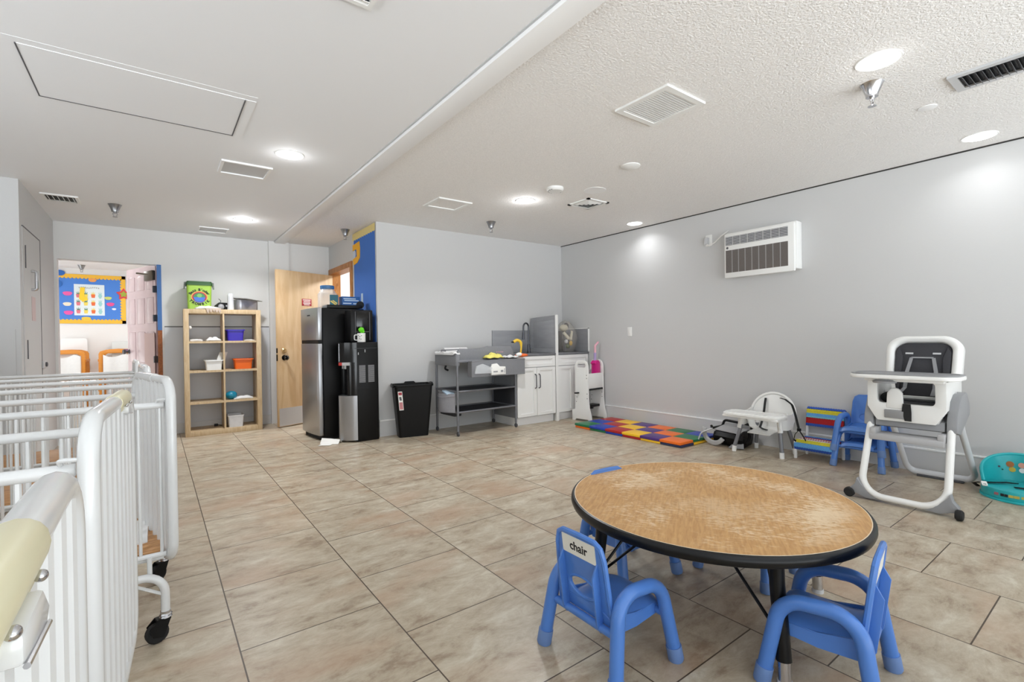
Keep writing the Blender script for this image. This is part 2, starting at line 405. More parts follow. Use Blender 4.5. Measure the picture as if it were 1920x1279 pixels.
for y in (WY0, 1.55, 2.5, WY1-0.04): b.box(X0-0.07, X0-0.03, y, y+0.04, 0.9, WZ1)
for z in (0.9, WZ1-0.04): b.box(X0-0.07, X0-0.03, WY0, WY1, z, z+0.04)
struct(b, 'added_window', M_white, smooth=0)
# lower wall boarding under the dado groove
struct(MB().box(0.10, 1.235, YF-0.010, YF, 0.0, 1.285), 'trim_1', M_wall2, smooth=0)
struct(MB().box(0.10, 1.235, YF-0.004, YF, 1.285, 1.30), 'trim_2', M_mgrey, smooth=0)
struct(MB().box(X0, -0.892, YC-0.010, YC, 0, 1.225), 'trim_3', M_wall, smooth=0)
struct(MB().box(1.24, 1.49, YF-0.05, YF, 0, ZC), 'trim_10', M_wall_lit, smooth=0)
# flat beam board along the change of ceiling
struct(MB().box(1.312, 1.44, Y0, YF-0.05, ZC-0.024, ZC, bev=0.003), 'trim_4', M_trim)
struct(MB().box(1.30, 1.312, Y0, YF-0.05, ZC-0.004, ZC), 'trim_5', M_lgrey, smooth=0)
# baseboards
struct(MB().box(XR-0.019, XR, Y0, 4.72, 0.174, 0.189, bev=0.003), 'trim_11', M_trim)
b = MB(); b.box(XR-0.014, XR, Y0, 4.72, 0, 0.174)
struct(b, 'baseboard_right', M_base)
struct(MB().box(XS, 3.56, YB-0.019, YB, 0.174, 0.19, bev=0.003), 'trim_12', M_trim)
b = MB(); b.box(XS, 3.56, YB-0.014, YB, 0, 0.174)
struct(b, 'baseboard_back', M_base)
struct(MB().box(0.1, 1.235, YF-0.022, YF-0.010, 0, 0.12), 'baseboard_far', M_base)
# painted dark strip standing for the shadow gap where the walls meet the textured ceiling
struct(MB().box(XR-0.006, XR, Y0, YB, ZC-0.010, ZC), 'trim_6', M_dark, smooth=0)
# the other room behind the doorway
struct(MB().box(-3.1, 1.4, YO, YO+0.1, 0, ZC), 'wall_back_far', M_wallw, smooth=0)
struct(MB().box(-3.1, -3.0, 7.25, YO, 0, ZC), 'wall_left_far', M_wallw, smooth=0)
struct(MB().box(1.3, 1.4, 7.25, YO, 0, ZC), 'wall_right_far', M_wallw, smooth=0)
# the bright room behind the side door
struct(MB().box(4.2, 4.3, YB+0.12, 7.6, 0, ZC), 'wall_east', M_wallw, smooth=0)
struct(MB().box(XS+0.12, 4.3, 7.5, 7.6, 0, ZC), 'wall_north', M_wallw, smooth=0)
struct(MB().box(XS+0.12, 4.3, 7.25, 7.6, ZC, ZC+0.1), 'ceiling_back', M_wallw, smooth=0)

# doorway jamb: blue paint above, worn wood below
b = MB(); b.box(0.035, 0.078, YF-0.012, YF+0.13, 1.25, 2.03)
struct(b, 'trim_7', mat('blue_jamb', (52, 108, 176), 0.4), smooth=0)
b = MB(); b.box(0.035, 0.078, YF-0.012, YF+0.13, 0, 1.25)
struct(b, 'trim_8', mat('worn_jamb', (150, 84, 36), 0.6, noise=(60, 0.9)), smooth=0)

# side door opening: stained wood casing
b = MB()
b.box(XS-0.02, XS+0.13, 6.10, 6.165, 0, 2.10); b.box(XS-0.02, XS+0.13, 7.03, 7.09, 0, 2.10); b.box(XS-0.02, XS+0.13, 6.165, 7.03, 2.03, 2.10)
struct(b, 'trim_9', M_casing, smooth=0)

# closet door (door_1), flush in the closet wall
d1 = MB().box(XC, XC+0.006, 5.56, 6.295, 0.02, 2.072); o1 = struct(d1, 'door_1', M_wall, smooth=0)
g = MB(); g.box(XC, XC+0.009, 6.295, 6.303, 0, 2.08); g.box(XC, XC+0.009, 5.56, 6.303, 2.072, 2.081); g.build('door_gap', M_dgrey, o1, 0)
MB().box(XC+0.006, XC+0.012, 5.64, 5.652, 1.74, 1.93).build('hinge', M_dgrey, o1)
MB().box(XC+0.006, XC+0.012, 5.66, 5.672, 0.98, 1.14).build('hinge', M_dgrey, o1)
pl = MB(); pl.tube(fillet([(XC+0.006, 5.88, 1.58), (XC+0.04, 5.88, 1.58), (XC+0.04, 5.88, 1.74), (XC+0.006, 5.88, 1.74)], 0.02), 0.013); pl.build('door_handle', M_chrome, o1)
h = MB().box(XC+0.006, XC+0.022, 6.28, 6.44, 0.875, 0.945, bev=0.008); hs = h.build('latch', M_lgrey, o1); MB().lathe([(0.022, 0), (0.022, 0.012), (0.012, 0.016)], (XC+0.022, 6.37, 0.91), 16, 'X').build('keyhole', M_dgrey, hs)
t = tag(MB().box(XC+0.0065, XC+0.009, 5.87, 6.03, 1.31, 1.52).build('notice', mat('faded_pink_paper', (206, 186, 186), 0.8, noise=(60, 0.1))), 'faded pink paper notice on the flat painted closet door', 'sign')

# open birch door (door_2) hinged on the recess wall
d2 = thing('door_2', 'plain birch door standing open beside the fridge', 'door', (2.02, 6.98, 0), math.atan2(6.662-6.98, 1.243-2.02))
del d2['category']; del d2['label']; d2['kind'] = 'structure'
LD = math.hypot(6.662-6.98, 1.243-2.02)
MB().box(0, LD, -0.022, 0.022, 0.012, 2.008, bev=0.002).build('door_panel', M_door, d2)
MB().box(LD-0.34, LD-0.004, 0.022, 0.0245, 0.02, 0.245).build('kick_plate', mat('kick_plate', (190, 192, 195), 0.35, metal=0.6), d2)
k = MB(); k.lathe([(0.034, 0), (0.034, 0.008), (0.016, 0.012), (0.014, 0.035), (0.028, 0.045), (0.030, 0.06), (0.018, 0.07), (0.0, 0.072)], (LD-0.08, 0.022, 0.888), 20, 'Y'); k.build('door_knob', M_blackg, d2)
k = MB(); k.lathe([(0.034, 0), (0.034, 0.01), (0.024, 0.022), (0, 0.024)], (LD-0.08, 0.022, 0.98), 20, 'Y'); k.build('deadbolt', mat('brass', (206, 178, 130), 0.3, metal=0.9), d2)
k = MB(); k.box(LD-0.003, LD+0.004, -0.012, 0.012, 0.85, 0.93); k.box(LD-0.003, LD+0.004, -0.012, 0.012, 0.95, 1.01); k.build('latch_plate', M_black, d2)
# red sign on that door
ang = d2.rotation_euler[2]
sg = thing('door_sign', 'small red sign with white lines on the birch door', 'sign', d2.matrix_basis @ Vector((0.42, 0.0225, 1.61)), ang)
MB().box(-0.072, 0.072, 0, 0.003, -0.046, 0.046, bev=0.001).build('plate', mat('sign_red', (170, 40, 52), 0.5), sg)
b = MB()
for zz, x0, x1 in ((0.03, -0.055, 0.06), (0.008, -0.05, 0.05), (-0.012, -0.055, 0.055), (-0.032, -0.04, 0.045)): b.box(x0, x1, 0.003, 0.0036, zz-0.005, zz+0.005)
b.build('lettering', M_paper, sg)

# panelled pink door (door_3) of the other room, standing open
dx, dy = -0.254-0.045, 8.05-7.27
d3 = thing('door_3', 'x', 'door', (0.04, 7.28, 0), math.atan2(dy, dx)); del d3['category']; del d3['label']; d3['kind'] = 'structure'
LD3 = math.hypot(dx, dy); M_pink = mat('pink_door', (206, 182, 184), 0.22, coat=0.3, noise=(6, 0.12))
MB().box(0, LD3, -0.02, 0.02, 0.01, 2.05).build('door_panel', M_pink, d3)
b = MB()
for (u0, u1) in ((0.06, 0.24), (0.31, 0.52), (0.59, 0.78)):
    for (z0, z1) in ((0.2, 0.72), (0.86, 1.24), (1.34, 1.66), (1.76, 1.94)):
        b.box(u0, u1, 0.02, 0.0245, z0, z1, bev=0.004)
b.build('raised_panel', M_pink, d3)
MB().box(LD3*0.02, 0.30, 0.03, 0.034, 0.72, 1.22).build('lower_board', mat('pink_board', (196, 166, 160), 0.5), d3)
b = MB(); b.box(0.0, 0.22, 0.02, 0.06, 1.86, 1.98, bev=0.01); b.tube([(0.1, 0.05, 1.93), (0.3, 0.1, 1.96)], 0.012); b.build('door_closer', mat('bronze', (86, 76, 62), 0.4, metal=0.6), d3)
MB().lathe([(0.03, 0), (0.03, 0.01), (0.012, 0.015), (0.012, 0.04), (0.03, 0.05), (0.03, 0.07), (0, 0.08)], (LD3-0.05, 0.02, 0.99), 16, 'Y').build('door_knob', M_dgrey, d3)
for zz in (1.75, 1.4, 0.9): MB().box(-0.01, 0.012, 0.0, 0.05, zz-0.04, zz+0.04).build('hinge', M_dgrey, d3)

# ================================================================ CEILING FITTINGS
M_lens = mat('lamp_lens', (255, 255, 255), 0.5, emit=4.5)
def downlight(x, y, label, lit=True, watt=LAMP_W):
    o = thing('recessed_light', label, 'ceiling light', (x, y, ZC), 0, 'recessed ceiling lights')
    MB().lathe([(0.087, 0.0), (0.087, -0.004), (0.094, -0.005), (0.097, 0.0)], (0, 0, 0), 32, ring=True).build('trim_ring', M_white, o)
    MB().lathe([(0.0, -0.012), (0.05, -0.011), (0.075, -0.008), (0.088, -0.001)], (0, 0, 0), 32).build('lens', M_lens, o)
    ld = bpy.data.lights.new('recessed_lamp', 'AREA'); ld.shape = 'DISK'; ld.size = 0.14; ld.energy = watt; ld.spread = R(140); ld.color = (0.97, 0.985, 1.0)
    lo = bpy.data.objects.new('recessed_lamp', ld); COL.objects.link(lo); lo.location = (x, y, ZC-0.016)
    pd = bpy.data.lights.new('recessed_glow', 'POINT'); pd.shadow_soft_size = 0.05; pd.energy = watt*0.10 if watt > 2 else watt*0.03; pd.color = ld.color   # light leaving the domed lens sideways
    po = bpy.data.objects.new('recessed_glow', pd); COL.objects.link(po); po.location = (x, y, ZC-0.065)
    return o
downlight(0.8, 3.725, 'lit recessed light beside the grey mesh panel on the smooth ceiling', watt=9)
downlight(0.8, 6.0, 'lit recessed light above the cube shelf by the doorway wall', watt=20)
downlight(2.876, 0.83, 'largest lit round recessed light, above the near sprinkler', watt=2.5)
downlight(4.57, 0.75, 'lit recessed light by the wall, beyond the white cover plate', watt=1.2)
downlight(2.926, 3.70, 'lit round recessed light in the middle of the textured ceiling', watt=17)
downlight(4.60, 3.735, 'lit recessed light by the wall above the striped play mat corner', watt=1.8)
# unseen fill lights added to brighten the two neighbouring rooms
for x, y, wt in ((-0.9, 9.4, 24.0), (0.3, 10.2, 14.0), (3.1, 6.4, 45.0)):
    ld = bpy.data.lights.new('room_fill', 'AREA'); ld.shape = 'DISK'; ld.size = 0.4; ld.energy = wt
    lo = bpy.data.objects.new('room_fill', ld); COL.objects.link(lo); lo.location = (x, y, ZC-0.03)
tag(MB().lathe([(0.075, 0), (0.075, -0.006), (0.06, -0.014), (0.0, -0.018)], (3.022, 2.487, ZC), 32).build('unlit_light', M_white), 'unlit round white disc light on the textured ceiling', 'ceiling light')
o = thing('smoke_detector', 'round white smoke detector beside the four way air diffuser', 'smoke detector', (2.904, 3.24, ZC))
MB().lathe([(0.075, 0), (0.075, -0.018), (0.062, -0.03), (0.0, -0.034)], (0, 0, 0), 28).build('body', M_white, o)
b = MB()
for a in range(-70, 71, 20): b.box(0.045, 0.066, -0.006, 0.006, -0.030, -0.0265); b.M = Euler((0, 0, R(a+150))).to_matrix().to_4x4()
b.build('slot', M_dgrey, o)
tag(MB().lathe([(0.1, 0), (0.1, -0.003), (0.0, -0.004)], (3.253, 3.09, ZC), 28).build('ceiling_patch', M_trim), 'smooth round plaster patch on the textured ceiling beyond the detector', 'ceiling patch')
tag(MB().lathe([(0.045, 0), (0.045, -0.004), (0.02, -0.008), (0.0, -0.008)], (3.72, 0.835, ZC), 24).build('cover_plate', M_trim), 'small round white cover plate on the ceiling near the dark vent', 'cover plate')

def sprinkler(x, y, label, m=M_chrome):
    o = thing('fire_sprinkler', label, 'sprinkler', (x, y, ZC), 0, 'fire sprinklers')
    MB().lathe([(0.055, 0), (0.05, -0.006), (0.04, -0.03), (0.03, -0.055), (0.028, -0.07)], (0, 0, 0), 24).build('escutcheon', m, o)
    b = MB(); b.cyl((0, 0, -0.06), (0, 0, -0.085), 0.012, 10)
    b.tube(fillet([(0.012, 0, -0.075), (0.018, 0, -0.09), (0.006, 0, -0.115)], 0.01), 0.0035, 8); b.tube(fillet([(-0.012, 0, -0.075), (-0.018, 0, -0.09), (-0.006, 0, -0.115)], 0.01), 0.0035, 8)
    b.lathe([(0.02, -0.117), (0.02, -0.12), (0, -0.121)], (0, 0, 0), 16); b.build('nozzle', m, o)
    return o
M_sprk = mat('pewter', (150, 150, 152), 0.3, metal=0.9)
sprinkler(3.12, 0.93, 'large shiny pendant sprinkler beside the largest recessed light')
sprinkler(3.131, 4.60, 'pendant sprinkler in front of the grey back wall', M_sprk)
sprinkler(1.872, 5.88, 'pendant sprinkler beside the blue paper strip', M_sprk)
sprinkler(-0.284, 6.0, 'pendant sprinkler over the open doorway on the smooth ceiling', M_sprk)
sprinkler(-0.97, 10.9, 'tiny pendant sprinkler inside the room beyond the doorway', M_sprk)

def vent(name, label, x0, x1, y0, y1, n, along='y', frame=0.03, fm=M_white, sm=M_white, back=M_dgrey, tilt=0.5, gap=None, sw=None):
    o = thing(name, label, 'vent', ((x0+x1)/2, (y0+y1)/2, ZC)); hx, hy = (x1-x0)/2, (y1-y0)/2
    b = MB(); z0, z1 = -0.012, 0.0
    b.box(-hx, hx, -hy, -hy+frame, z0, z1); b.box(-hx, hx, hy-frame, hy, z0, z1); b.box(-hx, -hx+frame, -hy+frame, hy-frame, z0, z1); b.box(hx-frame, hx, -hy+frame, hy-frame, z0, z1)
    b.build('frame', fm, o)
    MB().box(-hx+frame, hx-frame, -hy+frame, hy-frame, -0.002, 0.0).build('back_plate', back, o)
    if n:
        b = MB()
        for i in range(n):
            t = (i+0.5)/n
            if along == 'y':
                px = -hx+frame+t*(2*hx-2*frame); b.at((px, 0, -0.008), (0, tilt, 0)); wd = sw or (2*hx-2*frame)/n*0.55; b.box(-wd, wd, -hy+frame, hy-frame, -0.0008, 0.0008)
            else:
                py = -hy+frame+t*(2*hy-2*frame); b.at((0, py, -0.008), (tilt, 0, 0)); wd = sw or (2*hy-2*frame)/n*0.55; b.box(-hx+frame, hx-frame, -wd, wd, -0.0008, 0.0008)
        b.build('louvre', sm, o, 0)
    return o
vent('air_vent', 'square white louvred ceiling vent in the middle of the textured ceiling', 2.205, 2.56, 1.56, 1.925, 17, 'x', 0.035, back=M_lgrey, tilt=0.12, sw=0.0068)
vent('return_vent', 'long dark slotted ceiling vent near the largest recessed light', 3.36, 3.60, -0.05, 0.675, 26, 'x', 0.035, fm=M_lgrey, sm=M_dgrey, back=M_black, tilt=0.9)
vent('air_vent', 'white louvred vent cut off by the upper frame edge', 0.40, 0.72, 1.55, 1.895, 12, 'x', 0.02, back=M_dgrey, tilt=0.4)
o = vent('filter_panel', 'white framed square panel on the textured ceiling, blank centre', 2.17, 2.54, 4.05, 4.39, 0, frame=0.035, back=M_ceilt)
o = vent('filter_panel', 'pale grey mesh panel between access hatch and recessed light', 0.415, 0.755, 4.085, 4.395, 0, frame=0.02, fm=M_trim, back=M_lgrey)
o = vent('filter_panel', 'pale grey mesh panel on the ceiling above the cube shelf', 0.433, 0.73, 6.58, 6.85, 0, frame=0.012, fm=M_trim, back=M_lgrey)
vent('air_vent', 'small white vent with dark slots at the closet corner', -0.79, -0.535, 5.85, 6.11, 6, 'y', 0.025, back=M_black, tilt=0.9)
o = thing('air_diffuser', 'four way white air diffuser with dark gaps beside smoke detector', 'vent', (3.515, 3.43, ZC))
b = MB(); s = 0.145; b.box(-s, s, -s, -s+0.03, -0.01, 0); b.box(-s, s, s-0.03, s, -0.01, 0); b.box(-s, -s+0.03, -s, s, -0.01, 0); b.box(s-0.03, s, -s, s, -0.01, 0); b.build('frame', M_white, o)
MB().box(-0.12, 0.12, -0.12, 0.12, -0.002, 0).build('back_plate', M_black, o)
b = MB()
for q in (0.10, 0.07, 0.04):
    for rz in range(4):
        b.at((0, 0, 0), (0, 0, rz*pi/2)); b.add([(-q, -q, -0.004), (q, -q, -0.004), (q-0.022, -q+0.022, -0.016), (-q+0.022, -q+0.022, -0.016), (-q, -q, -0.003), (q, -q, -0.003), (q-0.022, -q+0.022, -0.015), (-q+0.022, -q+0.022, -0.015)], [(0, 1, 2, 3), (7, 6, 5, 4), (0, 4, 5, 1), (3, 2, 6, 7), (0, 3, 7, 4), (1, 5, 6, 2)])
b.build('louvre', M_white, o, 0)
# attic access hatch
o = thing('access_hatch', 'large blank rectangular access hatch in the smooth ceiling', 'hatch', (0, 3.3, ZC))
MB().box(-0.47, 0.425, -0.295, 0.27, -0.004, 0).build('panel', M_ceil, o, 0)
b = MB(); b.box(-0.62, 0.478, -0.345, -0.295, -0.0012, 0); b.box(0.427, 0.478, -0.295, 0.29, -0.004, 0); b.build('frame', M_ceil, o)
b = MB(); b.box(-0.476, 0.427, 0.270, 0.277, -0.006, 0); b.box(-0.476, -0.470, -0.295, 0.277, -0.005, 0); b.box(0.421, 0.427, -0.29, 0.277, -0.007, 0); b.build('gap', M_dgrey, o, 0)

# ================================================================ RIGHT WALL FITTINGS
o = thing('air_conditioner', 'white through wall air conditioner with grey grilles', 'air conditioner', (XR, 2.34, 1.90))
b = MB(); b.box(-0.105, 0, -0.345, 0.335, -0.20, 0.235, bev=0.006); b.box(-0.135, -0.100, -0.335, 0.34, -0.225, 0.225, bev=0.012); b.build('casing', M_white, o)
M_grille = mat('dusty_grille', (104, 98, 95), 0.7, noise=(220, 0.55))
MB().box(-0.137, -0.134, -0.28, 0.322, -0.172, 0.055).build('intake_grille', M_grille, o, 0)
b = MB()
for i in range(1, 9): y = -0.28+0.602*i/9; b.box(-0.1385, -0.136, y-0.004, y+0.004, -0.172, 0.055)
b.build('grille_rib', mat('rib_grey', (150, 148, 147), 0.6), o, 0)
MB().box(-0.137, -0.134, -0.28, 0.322, 0.105, 0.192).build('outlet_back', M_dgrey, o, 0)
b = MB()
for i in range(8): y = 0.322-0.602*i/8; b.box(-0.1385, -0.136, y-0.003, y+0.003, 0.105, 0.192)
for i in range(6): z = 0.105+0.087*(i+0.5)/6; b.box(-0.1385, -0.136, -0.28, 0.322, z-0.003, z+0.003)
b.build('outlet_louvre', M_lgrey, o, 0)
MB().lathe([(0.012, 0), (0.012, -0.003), (0, -0.003)], (-0.134, 0.305, 0.08), 12, 'X').build('badge', M_dgrey, o)
# outlet and plug beside the unit
o = thing('wall_socket', 'white wall socket with plug and cord beside the air conditioner', 'socket', (XR, 2.93, 2.12))
MB().box(-0.006, 0, -0.04, 0.035, -0.06, 0.06, bev=0.003).build('face_plate', M_white, o)
MB().box(-0.05, -0.006, -0.012, 0.03, -0.045, 0.03, bev=0.008).build('plug', M_lgrey, o)
b = MB(); b.tube([(-0.04, 0.0, -0.045), (-0.035, -0.03, -0.065), (-0.03, -0.09, -0.035), (-0.03, -0.16, 0.02), (-0.03, -0.24, 0.06)], 0.006, 8); b.build('cord', M_white, o)
o = thing('light_switch', 'white light switch plate on the bare wall above the play mat', 'switch', (XR, 4.025, 1.155))
MB().box(-0.006, 0, -0.036, 0.036, -0.058, 0.058, bev=0.003).build('face_plate', M_white, o)
MB().box(-0.011, -0.006, -0.006, 0.006, -0.014, 0.014, bev=0.002).build('toggle', M_white, o)
# ================================================================ ROUND TABLE
TX, TY, TZ, TR = 1.83, 1.125, 0.432, 0.561
o = thing('round_table', 'low round oak table with black edge, legs and worn top', 'table', (TX, TY, 0))
tt = MB().lathe([(0.0, -0.03), (TR-0.014, -0.03), (TR-0.014, 0.0005), (0.0, 0.0005)], (0, 0, 0), 96).build('tabletop', M_oak, o); tt.location = (0, 0, TZ); tt.rotation_euler = (0, 0, R(-58))
MB().lathe([(TR-0.0145, TZ+0.001), (TR-0.006, TZ-0.001), (TR, TZ-0.009), (TR+0.001, TZ-0.022), (TR-0.004, TZ-0.034), (TR-0.016, TZ-0.040), (TR-0.03, TZ-0.04), (TR-0.03, TZ-0.031)], (0, 0, 0), 96, ring=True).build('edge_band', mat('rubber_black', (12, 12, 13), 0.32, spec=0.3), o)
MB().lathe([(TR-0.0165, TZ+0.0002), (TR-0.0165, TZ+0.0012), (TR-0.0135, TZ+0.0014), (TR-0.0135, TZ+0.0002)], (0, 0, 0), 96, ring=True).build('edge_line', mat('edge_line', (222, 206, 180), 0.5), o)
M_legb = mat('leg_black', (8, 8, 10), 0.3, spec=0.3)
for a in (-122, -30, 62, 150):
    c, s = cos(R(a)), sin(R(a)); r0, r1 = 0.45, 0.485
    q = lambda r, z, t=0: (c*r-s*t, s*r+c*t, z)
    l = MB().tube([q(r0, TZ-0.03), q(r0+0.005, 0.3), q(r1, 0.075)], 0.0235, 14).build('leg', M_legb, o)
    MB().tube([q(r1, 0.078), q(r1+0.003, 0.012)], 0.0195, 14).build('leg_insert', M_chrome, l)
    MB().tube([q(r1+0.003, 0.014), q(r1+0.003, 0.0)], 0.022, 14).build('glide', M_lgrey, l)
    b = MB(); b.tube([q(0.2, TZ-0.035, 0.10), q(r1-0.016, 0.145, 0.004)], 0.0055, 8); b.tube([q(0.2, TZ-0.035, -0.10), q(r1-0.016, 0.145, -0.004)], 0.0055, 8); b.build('brace', M_legb, o)
    MB().box(-0.07, 0.07, -0.05, 0.05, TZ-0.036, TZ-0.029).build('mount_plate', M_legb, o).matrix_local = Matrix.Translation((c*0.42, s*0.42, 0)) @ Matrix.Rotation(R(a), 4, 'Z')

# ================================================================ TODDLER CHAIRS
def toddler_chair(label, x, y, heading, group=None, txt=None, z=0.0):
    o = thing('toddler_chair', label, 'chair', (x, y, z), R(heading), group)
    tr = 0.0225
    for s in (1, -1):
        p = fillet([(-0.150, s*0.168, 0.035), (-0.108, s*0.144, 0.287), (0.095, s*0.144, 0.273), (0.140, s*0.165, 0.035)], 0.085, 9)
        l = MB().tube(p, tr, 16).build('arm_leg', M_blue, o)
        for a0, a1 in (((-0.1555, s*0.1715, 0.0), (-0.1475, s*0.1665, 0.052)), ((0.1462, s*0.168, 0.0), (0.137, s*0.1638, 0.052))):
            MB().tube([a0, Vector(a0).lerp(Vector(a1), 0.12), a1], lambda t: tr*1.02 if t < 0.02 else tr*1.16, 16).build('foot_cap', M_bluecap, l)
    # seat
    g = []
    for i, (xx, zz) in enumerate([(-0.115, 0.222), (-0.105, 0.208), (-0.06, 0.200), (0.0, 0.199), (0.06, 0.204), (0.10, 0.207), (0.122, 0.199), (0.132, 0.178)]):
        g.append([(xx, yy*(1.0 if i < 6 else 0.93), zz+(abs(yy)/0.118)**4*(-0.018)) for yy in [0.118*k/6 for k in range(-6, 7)]])
    MB().sheet(g, 0.010).build('seat', M_blue, o)
    b = MB()
    for s in (1, -1): b.sheet([[(-0.11, s*0.116, 0.21), (-0.11, s*0.119, 0.15)], [(0.0, s*0.116, 0.19), (0.0, s*0.119, 0.145)], [(0.11, s*0.114, 0.19), (0.11, s*0.117, 0.155)]], 0.007)
    b.build('seat_skirt', M_blue, o)
    b = MB()
    for xx in (-0.122, 0.108): b.tube([(xx, -0.155, 0.165), (xx, 0.155, 0.165)], 0.0135, 12)
    b.build('cross_bar', M_blue, o)
    # back: tapered shell leaning back, oval opening low down, two ribs behind
    hb, ht, zb, zt = 0.122, 0.104, 0.175, 0.442
    pts = [(-hb, zb), (hb, zb)]+[(ht-0.024+0.024*cos(R(a)), zt-0.024+0.024*sin(R(a))) for a in range(0, 91, 15)]+[(-ht+0.024-0.024*sin(R(a)), zt-0.024+0.024*cos(R(a))) for a in range(0, 91, 15)]
    hole = ellipse(0, 0.262, 0.064, 0.034, 24)
    lean = Matrix.Translation((-0.108, 0, 0.19)) @ Matrix.Rotation(R(-7), 4, 'Y') @ Matrix.Translation((0, 0, -0.19))
    b = MB(); b.M = lean; b.prism(pts, -0.006, 0.006, 'X', holes=[hole], bev=0.002); bk = b.build('backrest', M_blue, o)
    b = MB(); b.M = lean
    for s in (1, -1):
        b.tube([(-0.002, s*y0, z0) for y0, z0 in ((hb, 0.175), (ht+0.006, 0.39), (ht-0.006, 0.428), (ht-0.03, 0.442), (0, 0.444))], 0.009, 8)
    b.build('back_rim', M_blue, bk)
    b = MB(); b.M = lean; b.tube([(-0.004, y0, z0) for y0, z0 in ellipse(0, 0.262, 0.066, 0.036, 24)], 0.005, 8, closed=True); b.build('handle_rim', M_blue, bk)
    b = MB(); b.M = lean
    for s in (1, -1): b.prism([(-0.006, 0.150), (-0.006, 0.375), (-0.034, 0.335), (-0.034, 0.175), (-0.022, 0.150)], s*0.080-0.004, s*0.080+0.004, 'Y', bev=0.0015)
    b.build('back_rib', M_blue, o)
    if txt is not None:
        b = MB(); b.M = lean; b.box(-0.0085, -0.0062, -0.078, 0.078, 0.368, 0.432); lb = b.build('name_label', mat('label_tape', (222, 220, 210), 0.5), o)
        if txt: text('lettering', txt, 0.042, lean @ basis((-0.0088, 0.0, 0.399), (0, -1, 0), (0, 0, 1)), M_ink, lb, 0.0003, bold=0.0009)
    return o
toddler_chair('blue toddler chair with a lettered white label on its back', 1.262, 1.158, -1, None, 'chair')
toddler_chair('blue toddler chair at the table seen from the side, blank label', 1.724, 0.650, 100, None, '')
toddler_chair('blue toddler chair tucked behind the table, back peeping over the rim', 1.775, 1.505, -95)
toddler_chair('blue toddler chair pushed fully under the table, only feet showing', 2.20, 1.17, 182).scale = (0.94, 0.94, 0.84)
toddler_chair('blue toddler chair underneath in the stack beside the woven chair', 4.665, 1.475, 180)
toddler_chair('blue toddler chair on top of the stack beside the woven chair', 4.675, 1.475, 180, z=0.125)

